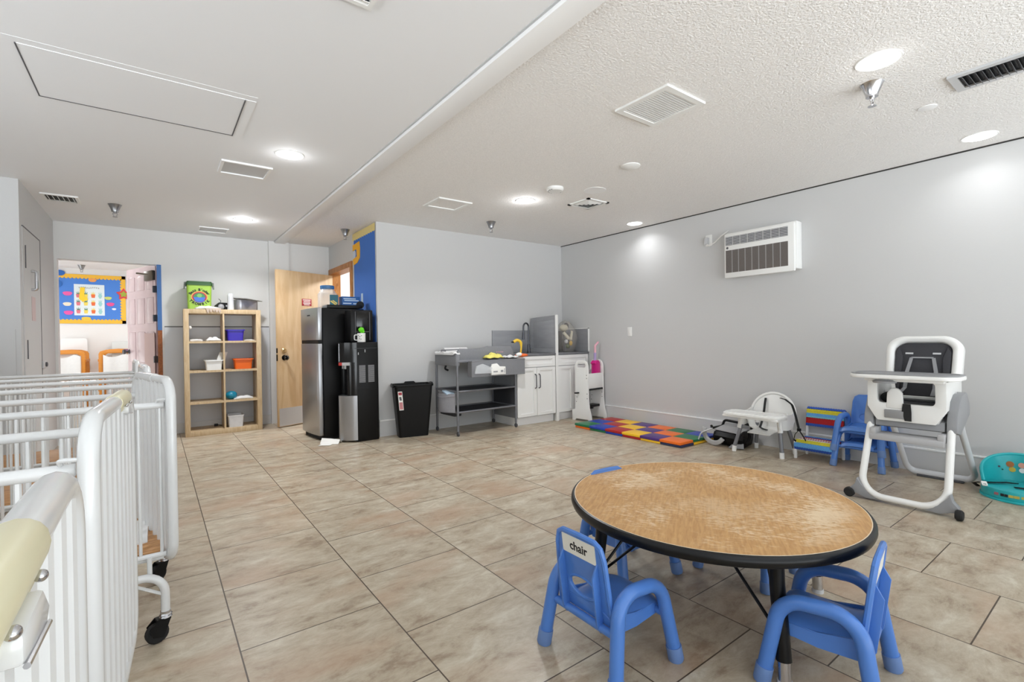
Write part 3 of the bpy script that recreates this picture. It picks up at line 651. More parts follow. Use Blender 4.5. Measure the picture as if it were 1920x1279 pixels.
# ================================================================ WHITE METAL CRIBS
CW, CL = 0.575, 1.02
def crib(label, x, y, open_deg=0.0, sleeve=None, rails=(0.866, 0.866), mattress=0):
    """local: near right post at the origin, width to +y, length to -x"""
    o = thing('metal_crib', label, 'crib', (x, y, 0), 0, 'white metal cribs in a row at the left')
    rt_ = 0.0168
    for xe, ang, nm in ((0.0, open_deg, 'end_panel'), (-CL, 0.0, 'end_panel')):
        Mx = Matrix.Translation((xe, 0, 0)) @ Matrix.Rotation(R(ang), 4, 'Z')
        b = MB(); b.M = Mx
        loop = fillet([(0, 0, 0.285), (0, 0, 0.957), (0, CW, 0.957), (0, CW, 0.285)], 0.075, 7, closed=True)
        b.tube(loop, rt_, 12, closed=True); p = b.build(nm, M_whitem, o)
        b = MB(); b.M = Mx; n = 8
        for i in range(n):
            yy = 0.042+(CW-0.084)*i/(n-1); ins = 0.03*max(0, 1-min(yy, CW-yy)/0.08)
            b.tube([(0, yy, 0.285+ins*0.6), (0, yy, 0.957-ins*0.6)], 0.0135, 10)
        b.build('slats', M_whitem, p)
        if nm == 'end_panel' and xe == 0:
            b = MB(); b.M = Mx
            if sleeve:
                s0, s1 = sleeve
                b.tube([(0, CW*s0, 0.957), (0, CW*(s0+0.015), 0.957), (0, CW*(s1-0.015), 0.957), (0, CW*s1, 0.957)], lambda t: 0.0195 if 0.1 < t < 0.9 else 0.018, 16); b.box(-0.013, 0.013, CW*(s0+0.02), CW*(s1-0.02), 0.930, 0.953, bev=0.006)
                sl = b.build('latch_sleeve', M_cream, p)
                b = MB(); b.M = Mx; y0_, y1_ = CW*(s0+0.11), CW*(s0+0.25)
                b.prism([(y0_, 0.942), (y1_-0.02, 0.942), (y1_, 0.924), (y1_-0.015, 0.914), (y0_, 0.924)], 0.008, 0.0225, 'X', bev=0.003)
                b.build('latch_plate', M_whitem, sl)
                b = MB(); b.M = Mx
                for yy in (y0_, y1_): b.ball((0.018, yy, 0.944), 0.004, 0.005, 0.004)
                b.tube([(0.0232, y0_, 0.924), (0.0232, y1_-0.012, 0.9165)], 0.0018, 8)
                b.build('latch_pin', M_chrome, sl)
            else:
                b.tube([(0, CW*0.40, 0.957), (0, CW*0.405, 0.957), (0, CW*0.60, 0.957), (0, CW*0.605, 0.957)], 0.0185, 14)
                b.build('tube_joint', M_whitem, p)
    # side rails
    for yy, zt in ((0.035, rails[0]), (CW-0.035, rails[1])):
        b = MB(); zb = zt-0.56
        b.tube([(-0.022, yy, zt), (-CL+0.022, yy, zt)], 0.0125, 12); b.tube([(-0.022, yy, zb), (-CL+0.022, yy, zb)], 0.010, 10)
        p = b.build('side_rail', M_whitem, o)
        b = MB()
        for i in range(16): xx = -0.035-(CL-0.07)*i/15; b.tube([(xx, yy, zb), (xx, yy, zt)], 0.0055, 6)
        b.build('slats', M_whitem, p)
        b = MB()
        for xx, s in ((-0.012, -1), (-CL+0.012, 1)):
            yo = 0.0 if yy < CW/2 else CW
            b.tube(fillet([(xx, yo, zt+0.024), (xx+s*0.03, yo+(0.012 if yy < CW/2 else -0.012), zt+0.024), (xx+s*0.03, yy, zt+0.010)], 0.01, 4), 0.0042, 8)
            b.tube([(xx, yy, 0.30), (xx, yy, zt+0.01)], 0.0045, 8)
        b.build('guide_rod', M_whitem, p)
        b = MB()
        for i in (3, 4, 11, 12): xx = -0.035-(CL-0.07)*i/15; b.box(xx-0.004, xx+0.004, yy-0.004, yy+0.004, zt-0.016, zt-0.011)
        b.build('rivet', M_dgrey, p)
    # board and base frame
    MB().box(-CL+0.03, -0.03, 0.045, CW-0.045, 0.302, 0.318, bev=0.003).build('platform', M_board, o)
    b = MB()
    for yy in (0.045, CW-0.045): b.tube([(-0.03, yy, 0.293), (-CL+0.03, yy, 0.293)], 0.010, 8)
    b.build('base_rail', M_whitem, o)
    for yy in (0.0, CW):
        f = MB().tube(fillet([(-0.028, yy, 0.105), (-0.028, yy, 0.243), (-CL+0.028, yy, 0.243), (-CL+0.028, yy, 0.105)], 0.075, 7), 0.0145, 12).build('leg_frame', M_whitem, o)
        b = MB()
        for xs, e in ((-0.028, -1), (-CL+0.028, 1)): b.tube([(xs, yy, 0.165), (xs+e*0.115, yy, 0.238)], 0.006, 6); b.tube([(xs+e*0.045, yy*0.9+0.02, 0.243), (xs+e*0.045, yy*0.9+0.02, 0.305)], 0.008, 8)
        b.build('strut', M_whitem, f)
    for xe in (-0.028, -CL+0.028):
        for yy, a in ((0.0, 195), (CW, 215)):
            b = MB(); b.at((xe, yy, 0), (0, 0, R(a)))
            b.lathe([(0.017, 0.082), (0.021, 0.085), (0.017, 0.090), (0.021, 0.095), (0.017, 0.1), (0.017, 0.108)], (0, 0, 0), 16)
            ca = b.build('caster', M_chrome, o)
            b = MB(); b.at((xe, yy, 0), (0, 0, R(a)))
            b.prism([(0.012, 0.085), (-0.012, 0.085), (0.012, 0.02), (0.045, 0.03), (0.055, 0.06), (0.03, 0.085)], -0.02, -0.016, 'Y'); b.prism([(0.012, 0.085), (-0.012, 0.085), (0.012, 0.02), (0.045, 0.03), (0.055, 0.06), (0.03, 0.085)], 0.016, 0.02, 'Y'); b.box(-0.012, 0.03, -0.018, 0.018, 0.078, 0.086)
            b.build('fork', M_black, ca)
            b = MB(); b.at((xe, yy, 0), (0, 0, R(a))); b.lathe([(0.004, -0.014), (0.03, -0.014), (0.036, -0.009), (0.036, 0.009), (0.03, 0.014), (0.004, 0.014)], (0.028, 0, 0.036), 20, 'Y'); b.build('wheel', M_blackm, ca)
    return o
crib('white metal crib in front, its cream sleeve large at the frame edge', -0.082, 0.147, 0, (0.28, 0.60))
crib('second white metal crib of the row, small cream sleeve on its end', -0.100, 1.172, -3.5, (0.56, 0.86))
crib('third white metal crib of the row, end panel ajar above caster', 0.046, 2.21, 11.5)
crib('fourth white metal crib of the row, seen edge on', -0.032, 3.33, 4)
crib('last white metal crib of the row, beside the closet door', -0.10, 4.38, 3)
# bedding in the cribs
g = []
for i in range(9):
    t = i/8; xx = -0.66+0.14*t; zz = 0.326+0.42*(1-t)**1.5
    g.append([(xx-0.08*(1-t)**2, yy, zz) for yy in (0.07, 0.2, 0.35, 0.5)])
b = MB(); b.sheet(g, 0.03); b.box(-0.53, -0.12, 0.06, 0.51, 0.319, 0.34, bev=0.008)
m_ = b.build('crib_mattress', M_cloth); m_.location = (-0.10, 1.172, 0); tag(m_, 'white crib mattress curled up in the second crib', 'mattress')
g = [[(-0.28+0.2*i/6, 0.16+0.3*j/5, 0.322+0.004*sin(i*2.1+j)) for j in range(6)] for i in range(7)]
m_ = MB().sheet(g, 0.005).build('folded_sheet', M_cloth); m_.location = (0.046, 2.21, 0); tag(m_, 'white sheet lying on the wooden board of the third crib', 'sheet')

# ================================================================ CUBE SHELF AND WHAT STANDS ON IT
SX0, SX1, SY0, SY1, SH = 0.272, 1.072, 6.725, 7.10, 1.49
o = thing('cube_shelf', 'tall light birch shelf unit of eight open cubes', 'shelf', ((SX0+SX1)/2, SY0, 0), R(-1.5))
W2 = (SX1-SX0)/2; D = SY1-SY0
MB().box(-W2, -W2+0.052, 0, D, 0, SH, bev=0.001).build('side_panel', M_birch, o); MB().box(W2-0.052, W2, 0, D, 0, SH, bev=0.001).build('side_panel', M_birch, o)
MB().box(-W2+0.052, W2-0.052, 0, D, SH-0.052, SH, bev=0.001).build('top_panel', M_birch, o); MB().box(-W2+0.052, W2-0.052, 0, D, 0.0, 0.058, bev=0.001).build('bottom_panel', M_birch, o)
MB().box(-0.009, 0.009, 0.002, D, 0.058, SH-0.052).build('divider', M_birch, o)
SZ = [0.395, 0.765, 1.112]
for z in SZ:
    for s in (-1, 1): MB().box(*((-W2+0.052, -0.009) if s < 0 else (0.009, W2-0.052)), 0.002, D, z-0.024, z).build('shelf_board', M_birch, o)
def on_shelf(lx, ly, z): return o_sh.matrix_basis @ Vector((lx, ly, z))
o_sh = o
def tub(name, label, cat, lx, ly, z, wx, wy, h, m, lip=0.012, lid=None, group=None):
    q = thing(name, label, cat, on_shelf(lx, ly, z+0.001), R(-1.5), group); th = 0.004
    b = MB(); r = 0.02; k = 0.88
    o0 = rrect(-wx/2*k, wx/2*k, -wy/2*k, wy/2*k, r*k); o1 = rrect(-wx/2, wx/2, -wy/2, wy/2, r); n = len(o0)
    i1 = rrect(-wx/2+th, wx/2-th, -wy/2+th, wy/2-th, r-th); i0 = rrect(-wx/2*k+th, wx/2*k-th, -wy/2*k+th, wy/2*k-th, r*k-th)
    vs = [(x, y, 0) for x, y in o0]+[(x, y, h) for x, y in o1]+[(x, y, h) for x, y in i1]+[(x, y, th) for x, y in i0]
    fs = []
    for a in range(3):
        for i in range(n): j = (i+1) % n; fs.append((a*n+i, a*n+j, (a+1)*n+j, (a+1)*n+i))
    fs.append(tuple(reversed(range(n)))); fs.append(tuple(range(3*n, 4*n)))
    b.add(vs, fs); b.build('body', m, q)
    b = MB(); b.prism(rrect(-wx/2-lip, wx/2+lip, -wy/2-lip, wy/2+lip, r+lip), h-0.012, h, 'Z', holes=[list(reversed(i1))]); b.build('rim', m, q)
    return q
tub('storage_bin', 'royal blue plastic bin in the top row of the shelf', 'bin', 0.125, 0.12, SZ[2], 0.185, 0.22, 0.135, mat('bin_blue', (52, 34, 172), 0.35))
tub('storage_bin', 'clean white plastic bin with a tissue poking out', 'bin', -0.105, 0.1, SZ[1], 0.175, 0.2, 0.12, M_white)
tub('storage_bin', 'orange plastic bin beside the white bin on the cube shelf', 'bin', 0.205, 0.12, SZ[1], 0.20, 0.22, 0.125, mat('bin_orange', (236, 104, 20), 0.35))
tub('storage_bin', 'scruffy white bin with dark print in the bottom shelf row', 'bin', 0.115, 0.12, 0.058, 0.17, 0.2, 0.145, mat('bin_dirty', (214, 214, 216), 0.5, noise=(26, 0.12)), lip=0.004)
g = [[(-0.09+0.03*i+0.012*j, 0.08+0.006*j*i, SZ[1]+0.07+0.035*j) for i in range(4)] for j in range(5)]
b = MB(); b.sheet(g, 0.004); q = b.build('tissue', M_paper); q.matrix_basis = o_sh.matrix_basis.copy(); tag(q, 'white tissue sticking up out of the white bin', 'tissue')
def heap(name, label, cat, lx, ly, z, sx, sy, h, m, seed, th=0.012):
    rnd = random.Random(seed); g = []
    ph = [rnd.uniform(0, 6) for _ in range(4)]
    for i in range(12):
        row = []
        for j in range(10):
            u, v = i/11*2-1, j/9*2-1
            e = max(0, 1-abs(u)**2.5)*max(0, 1-abs(v)**2.5)
            row.append((lx+u*sx*(1+0.06*sin(v*5+ph[2])), ly+v*sy*(1+0.08*sin(u*4+ph[3])), z+th/2+0.002+h*e*(0.62+0.38*sin(u*4.3+ph[0])*cos(v*5.1+ph[1]))))
        g.append(row)
    q = MB().sheet(g, th).build(name, m); q.matrix_basis = o_sh.matrix_basis.copy(); tag(q, label, cat); return q
heap('folded_cloth', 'flat folded white cloth by the side panel, top shelf row', 'cloth', -0.275, 0.08, SZ[2], 0.062, 0.05, 0.018, M_cloth, 3)
heap('cloth_bundle', 'crumpled white cloth bundle by the divider, top shelf row', 'cloth', -0.10, 0.10, SZ[2], 0.075, 0.06, 0.045, M_cloth, 5)
heap('cloth_bundle', 'limp white cloth beside the teal toy on the shelf', 'cloth', 0.20, 0.10, SZ[0], 0.10, 0.07, 0.03, M_cloth, 9)
heap('paper_sheet', 'flat white papers beside the royal blue bin', 'paper', 0.275, 0.10, SZ[2], 0.055, 0.06, 0.010, M_paper, 11, 0.006)
b = MB(); b.ball((0.075, 0.10, SZ[0]+0.052), 0.065, 0.06, 0.05); q = b.build('teal_toy', mat('teal_toy', (20, 128, 158), 0.35, noise=(30, 0.5))); q.matrix_basis = o_sh.matrix_basis.copy(); tag(q, 'rounded teal toy on the cube shelf above the scruffy bin', 'toy')
b = MB(); b.ball((-0.333, 0.1, 1.275), 0.016, 0.02, 0.02); b.tube([(-0.346, 0.1, 1.28), (-0.333, 0.1, 1.275)], 0.006); q = b.build('coat_hook', M_white); q.matrix_basis = o_sh.matrix_basis.copy(); tag(q, 'small white hook on the inner side panel of the shelf', 'hook')
b = MB(); b.box(-0.10, -0.06, 0.25, 0.28, 0.059, 0.088); b.tube([(-0.06, 0.26, 0.073), (-0.03, 0.24, 0.065), (-0.016, 0.25, 0.063)], 0.004); q = b.build('power_plug', M_black); q.matrix_basis = o_sh.matrix_basis.copy(); tag(q, 'small black plug lying at the bottom of the shelf', 'plug')
# on top of the shelf
o = thing('toy_bucket', 'lime green square bucket with round rainbow emblem and dark green lid', 'bucket', on_shelf(-0.235, 0.18, SH+0.001), R(-2))
M_lime = mat('lime_plastic', (150, 188, 66), 0.4, noise=(9, 0.18)); M_dgreen = mat('lid_green', (44, 84, 40), 0.45)
b = MB(); k = 0.94; o0 = rrect(-0.125*k, 0.125*k, -0.12*k, 0.12*k, 0.025); o1 = rrect(-0.125, 0.125, -0.12, 0.12, 0.025); n = len(o0)
b.add([(x, y, 0) for x, y in o0]+[(x, y, 0.285) for x, y in o1], [tuple(reversed(range(n))), tuple(range(n, 2*n))]+[(i, (i+1) % n, n+(i+1) % n, n+i) for i in range(n)]); bd = b.build('body', M_lime, o)
b = MB(); b.prism(rrect(-0.135, 0.135, -0.13, 0.13, 0.03), 0.285, 0.312, 'Z'); b.prism(rrect(-0.125, 0.125, -0.12, 0.12, 0.03), 0.312, 0.332, 'Z', bev=0.004); ld_ = b.build('lid', M_dgreen, o)
b = MB()
for s in (1, -1): b.prism([(s*0.125, 0.332), (s*0.15, 0.325), (s*0.155, 0.25), (s*0.142, 0.25), (s*0.136, 0.30)], -0.03, 0.03, 'Y')
b.build('lid_clip', mat('clip_grey', (112, 120, 112), 0.45), ld_)
rb = [((196, 60, 60), 0.082), ((232, 150, 70), 0.088), ((150, 42, 60), 0.076), ((60, 130, 96), 0.056)]
b = MB(); fy = lambda z: -(0.12*0.94+(0.12-0.12*0.94)*z/0.285)-0.001
def disc_on(b, cx, cz, r0, r1, t0, t1, mi, dy, sq=0.86):
    n = 28; vs = []
    for i in range(n+1):
        a = R(t0+(t1-t0)*i/n)
        for r in (r0, r1): z = cz+r*sq*sin(a); vs.append((cx+r*cos(a), fy(z)-dy, z))
    b.add(vs, [(2*i, 2*i+1, 2*i+3, 2*i+2) for i in range(n)], mi)
disc_on(b, 0, 0.142, 0.072, 0.082, -25, 205, 0, 0.0008); disc_on(b, 0, 0.142, 0.058, 0.072, -40, 220, 1, 0.0009); disc_on(b, 0, 0.142, 0.0, 0.058, 0, 180, 2, 0.001); disc_on(b, 0, 0.142, 0.0, 0.058, 180, 360, 3, 0.001); disc_on(b, 0, 0.142, 0.058, 0.074, 220, 320, 4, 0.001); disc_on(b, 0, 0.16, 0, 0.025, 0, 360, 5, 0.0014)
b.build('emblem', [mat('em_orange', (232, 140, 84), 0.5), mat('em_red', (158, 52, 62), 0.5), mat('em_green', (62, 132, 84), 0.5), mat('em_blue', (66, 112, 196), 0.5), mat('em_violet', (92, 84, 170), 0.5), mat('em_lime', (120, 176, 92), 0.5)], bd, 0)
def arc_text(s, cx, cz, r, a0, a1, size, par, flip=False):
    n = len(s)
    for i, ch in enumerate(s):
        if ch == ' ': continue
        a = R(a0+(a1-a0)*i/(n-1)); z = cz+r*sin(a)*0.86; x = cx+r*cos(a)
        tilt = (a-pi/2) if not flip else (a+pi/2)
        X = Vector((cos(tilt), 0, sin(tilt))); Y = Vector((-sin(tilt), 0, cos(tilt)))
        text('lettering', ch, size, basis((x, fy(z)-0.0015, z), X, Y), M_ink, par, 0.0004, bold=0.0016)
arc_text("Bazz B'nder", 0, 0.142, 0.102, 152, 28, 0.040, bd); arc_text('TROMBIK', 0, 0.150, 0.106, 215, 325, 0.040, bd, True)
heap('crumpled_cloth', 'white and grey cloth drooping over the front of the shelf top', 'cloth', -0.16, 0.05, SH, 0.12, 0.048, 0.035, mat('stained_cloth', (222, 218, 214), 0.85, noise=(40, 0.14)), 21)
b = MB()
for i in range(5):
    b.sheet([[(-0.17+0.03*i+0.012*j-0.01, -0.006-0.004*j, SH+0.012-0.022*j-0.006*abs(i-2)*j) for j in range(3)], [(-0.145+0.03*i, -0.008-0.004*j, SH+0.014-0.018*j) for j in range(3)]], 0.004)
q = b.build('cloth_corner', mat('cloth_brown', (190, 172, 158), 0.85)); q.matrix_basis = o_sh.matrix_basis.copy(); tag(q, 'brownish rag corner hanging over the shelf top edge', 'cloth')
o = thing('black_gadget', 'small black and grey electric gadget on the shelf top', 'gadget', on_shelf(-0.005, 0.12, SH), R(10))
b = MB(); b.prism([(-0.075, 0.0), (0.07, 0.0), (0.07, 0.085), (-0.03, 0.09), (-0.075, 0.05)], -0.04, 0.04, 'Y', bev=0.006); b.build('body', M_black, o)
b = MB(); b.ball((-0.02, -0.04, 0.035), 0.035, 0.02, 0.035); b.box(0.03, 0.06, -0.044, -0.038, 0.04, 0.06); b.build('grey_face', M_grey, o)
b = MB(); b.tube([(-0.02, 0, 0.088), (-0.01, 0, 0.11), (-0.035, 0, 0.135)], 0.004); b.build('wire', M_dgrey, o)
b = MB(); pr = [(0.038, 0.0), (0.036, 0.05)]
for i in range(7): pr += [(0.037-0.002*i*0.3, 0.052+0.019*i), (0.035-0.002*i*0.3, 0.068+0.019*i)]
pr += [(0.026, 0.2), (0.0, 0.2)]
q = b.lathe(pr, (0, 0, 0), 24).build('cup_stack', mat('cup_white', (232, 234, 238), 0.25, alpha=0.75)); q.location = on_shelf(0.085, 0.10, SH+0.001); tag(q, 'upside down stack of clear cups on the shelf top', 'cups')
o = thing('serving_tray', 'grey foil box with flat lid tilted like a mortarboard, shelf top', 'box', on_shelf(0.25, 0.16, SH+0.001), R(20))
b = MB(); b.prism(rrect(-0.12, 0.12, -0.09, 0.09, 0.03), 0, 0.13, 'Z', bev=0.006); b.build('body', mat('foil', (176, 176, 182), 0.3, metal=0.7, noise=(14, 0.4)), o)
b = MB(); b.at((0, 0, 0.138), (R(4), R(3), R(25))); b.box(-0.15, 0.15, -0.13, 0.13, -0.004, 0.004, bev=0.002); b.build('lid', mat('lid_grey', (150, 150, 148), 0.5), o)
# ================================================================ BY THE RIGHT WALL
# full size high chair, front towards -x
o = thing('high_chair', 'tall white and grey high chair with a wide tray', 'high chair', (4.2, 1.0, 0))
def L(x, y, z): return (x-4.2, y-1.0, z)
b = MB(); yl, yr = 1.205, 0.772
b.tube(fillet([L(4.09, 1.19, 0.66), L(3.93, 1.198, 0.47), L(3.762, yl+0.004, 0.034), L(3.762, yr-0.004, 0.034), L(3.93, 0.780, 0.47), L(4.09, 0.79, 0.66)], 0.13, 10), 0.0225, 14, sx=1.15, sy=0.9)
b.build('front_leg_frame', M_white, o)
b = MB()
b.tube(fillet([L(4.09, 1.18, 0.70), L(4.33, 1.18, 0.42), L(4.655, 1.19, 0.075), L(4.685, 1.16, 0.032), L(4.685, 0.83, 0.032), L(4.655, 0.80, 0.075), L(4.33, 0.805, 0.42), L(4.09, 0.803, 0.70)], 0.09, 8), 0.021, 14, sx=1.15, sy=0.9)
b.build('rear_leg_frame', mat('pale_grey_plastic', (206, 207, 210), 0.4), o)
for s, y in ((1, yl), (-1, yr)):
    b = MB(); e = 1 if s > 0 else -1
    b.prism([(0.0, 0.02), (0.02, 0.075), (0.05, 0.085), (0.085, 0.055), (0.10, 0.026)] if s > 0 else [(0.10, 0.026), (0.085, 0.055), (0.05, 0.085), (0.02, 0.075), (0.0, 0.02)], -0.026, 0.026, 'X')
    b2 = MB(); b2.at(L(3.765, y-0.03*e, 0.0), (0, 0, 0))
    prof = [(e*p[0], p[1]) for p in [(-0.10, 0.018), (-0.06, 0.045), (-0.01, 0.058), (0.03, 0.105), (0.050, 0.135), (0.060, 0.095), (0.088, 0.062), (0.085, 0.036), (0.05, 0.028), (0.0, 0.010)]]
    b2.prism(prof if e > 0 else list(reversed(prof)), -0.016, 0.036, 'X', bev=0.005); cp = b2.build('wheel_housing', M_grey, o)
    b = MB(); b.lathe([(0.004, -0.018), (0.024, -0.018), (0.031, -0.010), (0.031, 0.010), (0.024, 0.018), (0.004, 0.018)], L(3.752-(0.0 if s > 0 else 0.015), y+e*0.062, 0.031), 20, 'X' if s > 0 else 'Y'); b.build('wheel', M_blackm, cp)
b = MB()
for y in (1.06, 0.93): b.box(*[v-4.2 for v in (4.66, 4.71)], y-0.07-1.0, y+0.07-1.0, 0.0, 0.02, bev=0.006)
b.build('rear_foot', M_dgrey, o)
# hubs, cross band, foot rest
for y0, y1 in ((1.178, 1.232), (0.748, 0.802)):
    b = MB(); b.prism([(-0.285, 0.475), (-0.275, 0.55), (-0.22, 0.66), (-0.15, 0.70), (-0.05, 0.71), (0.02, 0.64), (0.03, 0.56), (-0.06, 0.52), (-0.20, 0.455)], y0-1.0, y1-1.0, 'Y', bev=0.008); b.build('side_hub', M_grey, o)
b = MB(); b.prism([(-0.275, 0.475), (-0.265, 0.53), (-0.10, 0.56), (0.0, 0.52), (-0.2, 0.46)], -0.19, 0.17, 'Y', bev=0.006); b.build('cross_band', M_grey, o)
b = MB(); b.box(-0.335, -0.20, -0.20, 0.185, 0.405, 0.428, bev=0.008); b.box(-0.335, -0.22, 0.150, 0.185, 0.415, 0.465, bev=0.008); b.box(-0.335, -0.22, -0.20, -0.165, 0.415, 0.465, bev=0.008); b.box(-0.338, -0.318, -0.20, 0.185, 0.385, 0.425, bev=0.005); b.build('foot_rest', mat('footrest_grey', (178, 178, 180), 0.5), o)
# seat tub with front window
b = MB(); zz0, zz1 = 0.515, 0.825
outer = [(-0.165, zz0+0.02), (-0.15, zz0), (0.15, zz0), (0.165, zz0+0.02), (0.205, zz0+0.09), (0.205, zz1), (-0.205, zz1), (-0.205, zz0+0.09)]
b.prism(outer, -0.30, -0.265, 'X', holes=[list(reversed(rrect(-0.15, 0.15, 0.632, 0.78, 0.025)))], bev=0.004)
b.box(-0.27, 0.08, 0.165, 0.205, 0.60, 0.82, bev=0.01); b.box(-0.27, 0.08, -0.205, -0.165, 0.60, 0.82, bev=0.01); b.box(-0.27, 0.06, -0.165, 0.165, 0.515, 0.56, bev=0.01)
b.build('seat_tub', M_white, o)
b = MB(); pts = [(-0.045, 0.60), (0.045, 0.60), (0.04, 0.70)]+[(0.034*cos(R(a)), 0.70+0.034*sin(R(a))) for a in range(20, 161, 20)]+[(-0.04, 0.70)]
b.at((0, 0.055, 0)); b.prism(pts, -0.305, -0.275, 'X', bev=0.006); b.build('crotch_post', M_white, o)
MB().at((0, 0.06, 0)).box(-0.312, -0.298, -0.06, 0.05, 0.535, 0.590, bev=0.006).build('recline_latch', mat('latch_grey', (142, 142, 143), 0.5), o)
b = MB(); b.sheet([[(-0.307, -0.03, 0.635), (-0.307, 0.01, 0.635)], [(-0.31, -0.035, 0.58), (-0.31, 0.015, 0.585)], [(-0.31, -0.035, 0.525), (-0.31, 0.0, 0.525)]], 0.004); b.build('crotch_strap', M_blackm, o)
# seat pad inside and backrest
b = MB(); b.box(-0.26, 0.06, -0.16, 0.16, 0.565, 0.62, bev=0.015); b.build('seat_pad', M_dfabric, o)
lean = Matrix.Translation((0.05, 0, 0.62)) @ Matrix.Rotation(R(14), 4, 'Y')
def shell(hw0, hw1, z0, z1, r): return [(-hw0, z0), (hw0, z0)]+[(hw1-r+r*cos(R(a)), z1-r*0.8+r*0.8*sin(R(a))) for a in range(0, 91, 10)]+[(-hw1+r-r*sin(R(a)), z1-r*0.8+r*0.8*cos(R(a))) for a in range(0, 91, 10)]
def shell2(hw0, hw1, z0, z1, r): return [(-hw0, z0), (hw0, z0), (hw1*0.985, z0+(z1-z0)*0.45)]+[(hw1-r+r*cos(R(a)), z1-r*0.85+r*0.85*sin(R(a))) for a in range(0, 91, 9)]+[(-hw1+r-r*sin(R(a)), z1-r*0.85+r*0.85*cos(R(a))) for a in range(0, 91, 9)]+[(-hw1*0.985, z0+(z1-z0)*0.45)]
b = MB(); b.M = lean; b.prism(shell2(0.160, 0.208, 0.0, 0.455, 0.11), -0.055, 0.045, 'X', holes=[list(reversed(shell2(0.125, 0.156, 0.03, 0.412, 0.075)))], bev=0.022)
b.prism(shell2(0.130, 0.160, 0.02, 0.42, 0.08), 0.0, 0.040, 'X'); b.build('back_shell', M_white, o, 50)
b = MB(); b.M = lean; b.prism(shell2(0.122, 0.152, 0.03, 0.408, 0.07), -0.026, 0.002, 'X', bev=0.012); bp_ = b.build('back_pad', M_dfabric, o)
b = MB(); b.M = lean
for s in (1, -1): b.prism([(s*0.118, 0.04), (s*0.150, 0.04), (s*0.152, 0.34), (s*0.132, 0.375), (s*0.108, 0.30)], -0.042, -0.020, 'X', bev=0.006)
b.build('pad_wing', M_dfabric, bp_)
b = MB(); b.M = lean
for s in (1, -1):
    b.box(-0.033, -0.029, s*0.075-0.022, s*0.075+0.022, 0.325, 0.337)
b.build('harness_slot', M_lgrey, o)
b = MB(); b.M = lean
for s in (1, -1):
    b.sheet([[(-0.036, s*0.06-0.010, 0.30), (-0.036, s*0.06+0.010, 0.30)], [(-0.042, s*0.078-0.011, 0.20), (-0.042, s*0.078+0.011, 0.20)], [(-0.06, s*0.08-0.011, 0.08), (-0.06, s*0.08+0.011, 0.08)], [(-0.15, s*0.09-0.011, 0.02), (-0.15, s*0.09+0.011, 0.02)]], 0.004)
b.box(-0.040, -0.036, -0.06, 0.06, 0.295, 0.305)
b.build('harness', M_grey, o)
b = MB(); b.ball((-0.2, 0.10, 0.66), 0.05, 0.06, 0.04); b.build('harness_bundle', M_blackm, o)
# tray
tr_ = rrect(-0.42, -0.125, -0.285, 0.285, 0.09, 8)
b = MB(); b.prism(tr_, 0.795, 0.822, 'Z', bev=0.008); b.box(-0.36, -0.14, -0.21, 0.2, 0.775, 0.798, bev=0.006); ty_ = b.build('tray', M_white, o); ty_.location = (0, 0.005, 0.004)
b = MB(); b.prism(rrect(-0.415, -0.13, -0.28, 0.28, 0.086, 8), 0.8222, 0.8275, 'Z', holes=[list(reversed(rrect(-0.395, -0.15, -0.26, 0.26, 0.07, 8)))]); b.prism(rrect(-0.395, -0.15, -0.26, 0.26, 0.07, 8), 0.8222, 0.8235, 'Z'); b.build('tray_liner', M_grey, ty_)
b = MB(); b.lathe([(0, 0.0), (0.062, 0.0), (0.066, 0.010), (0.05, 0.02)], (-0.345, 0.09, 0.765), 28, ell=1.0); b.build('tray_release', M_grey, ty_)

# low white booster chair with tray
o = thing('booster_seat', 'low white toddler feeding chair with tray and grey legs', 'feeding chair', (4.52, 2.20, 0))
b = MB()
prof = [(0.02, -0.02), (0.008, 0.10), (0.0, 0.165), (0.0, 0.165)]
g = []
for i in range(17):
    a = R(-90+180*i/16); row = []
    for (rr, z) in ((0.10, 0.205), (0.15, 0.225), (0.172, 0.30), (0.182, 0.37)):
        row.append((0.02+rr*0.78*cos(a) if True else 0, rr*sin(a), z))
    g.append(row)
b.sheet(g, 0.008)
g2 = [[(0.02-0.12*j/4-0.02, yy, 0.205-0.012*(j/4)**2) for j in range(5)] for yy in [0.10*k/4 for k in range(-4, 5)]]
b.sheet(g2, 0.008); b.prism(ellipse(0.02, 0, 0.09, 0.105, 24), 0.200, 0.209, 'Z')
b.build('seat_tub', M_white, o)
arch = [(-0.2, 0.33)]+[(0.2*cos(R(a)), 0.345+0.2*sin(R(a))) for a in range(180, -1, -10)]+[(0.2, 0.33)]
lean = Matrix.Translation((0.15, 0, 0.33)) @ Matrix.Rotation(R(12), 4, 'Y') @ Matrix.Translation((0, 0, -0.33))
b = MB(); b.M = lean; b.prism([(-0.19, 0.22), (0.19, 0.22)]+[(0.188*cos(R(a)), 0.345+0.188*sin(R(a))) for a in range(0, 181, 10)], 0.0, 0.012, 'X', bev=0.003)
b.tube([(0.0, y, z) for y, z in arch], 0.013, 10); b.build('backrest', M_white, o)
b = MB()
for s in (1, -1): b.sheet([[(-0.13, s*0.175, 0.372), (-0.12, s*0.185, 0.25)], [(0.0, s*0.195, 0.372), (0.0, s*0.2, 0.235)], [(0.08, s*0.2, 0.372), (0.06, s*0.205, 0.24)], [(0.165, s*0.195, 0.40), (0.15, s*0.195, 0.30)]], 0.008)
b.build('side_wing', M_white, o)
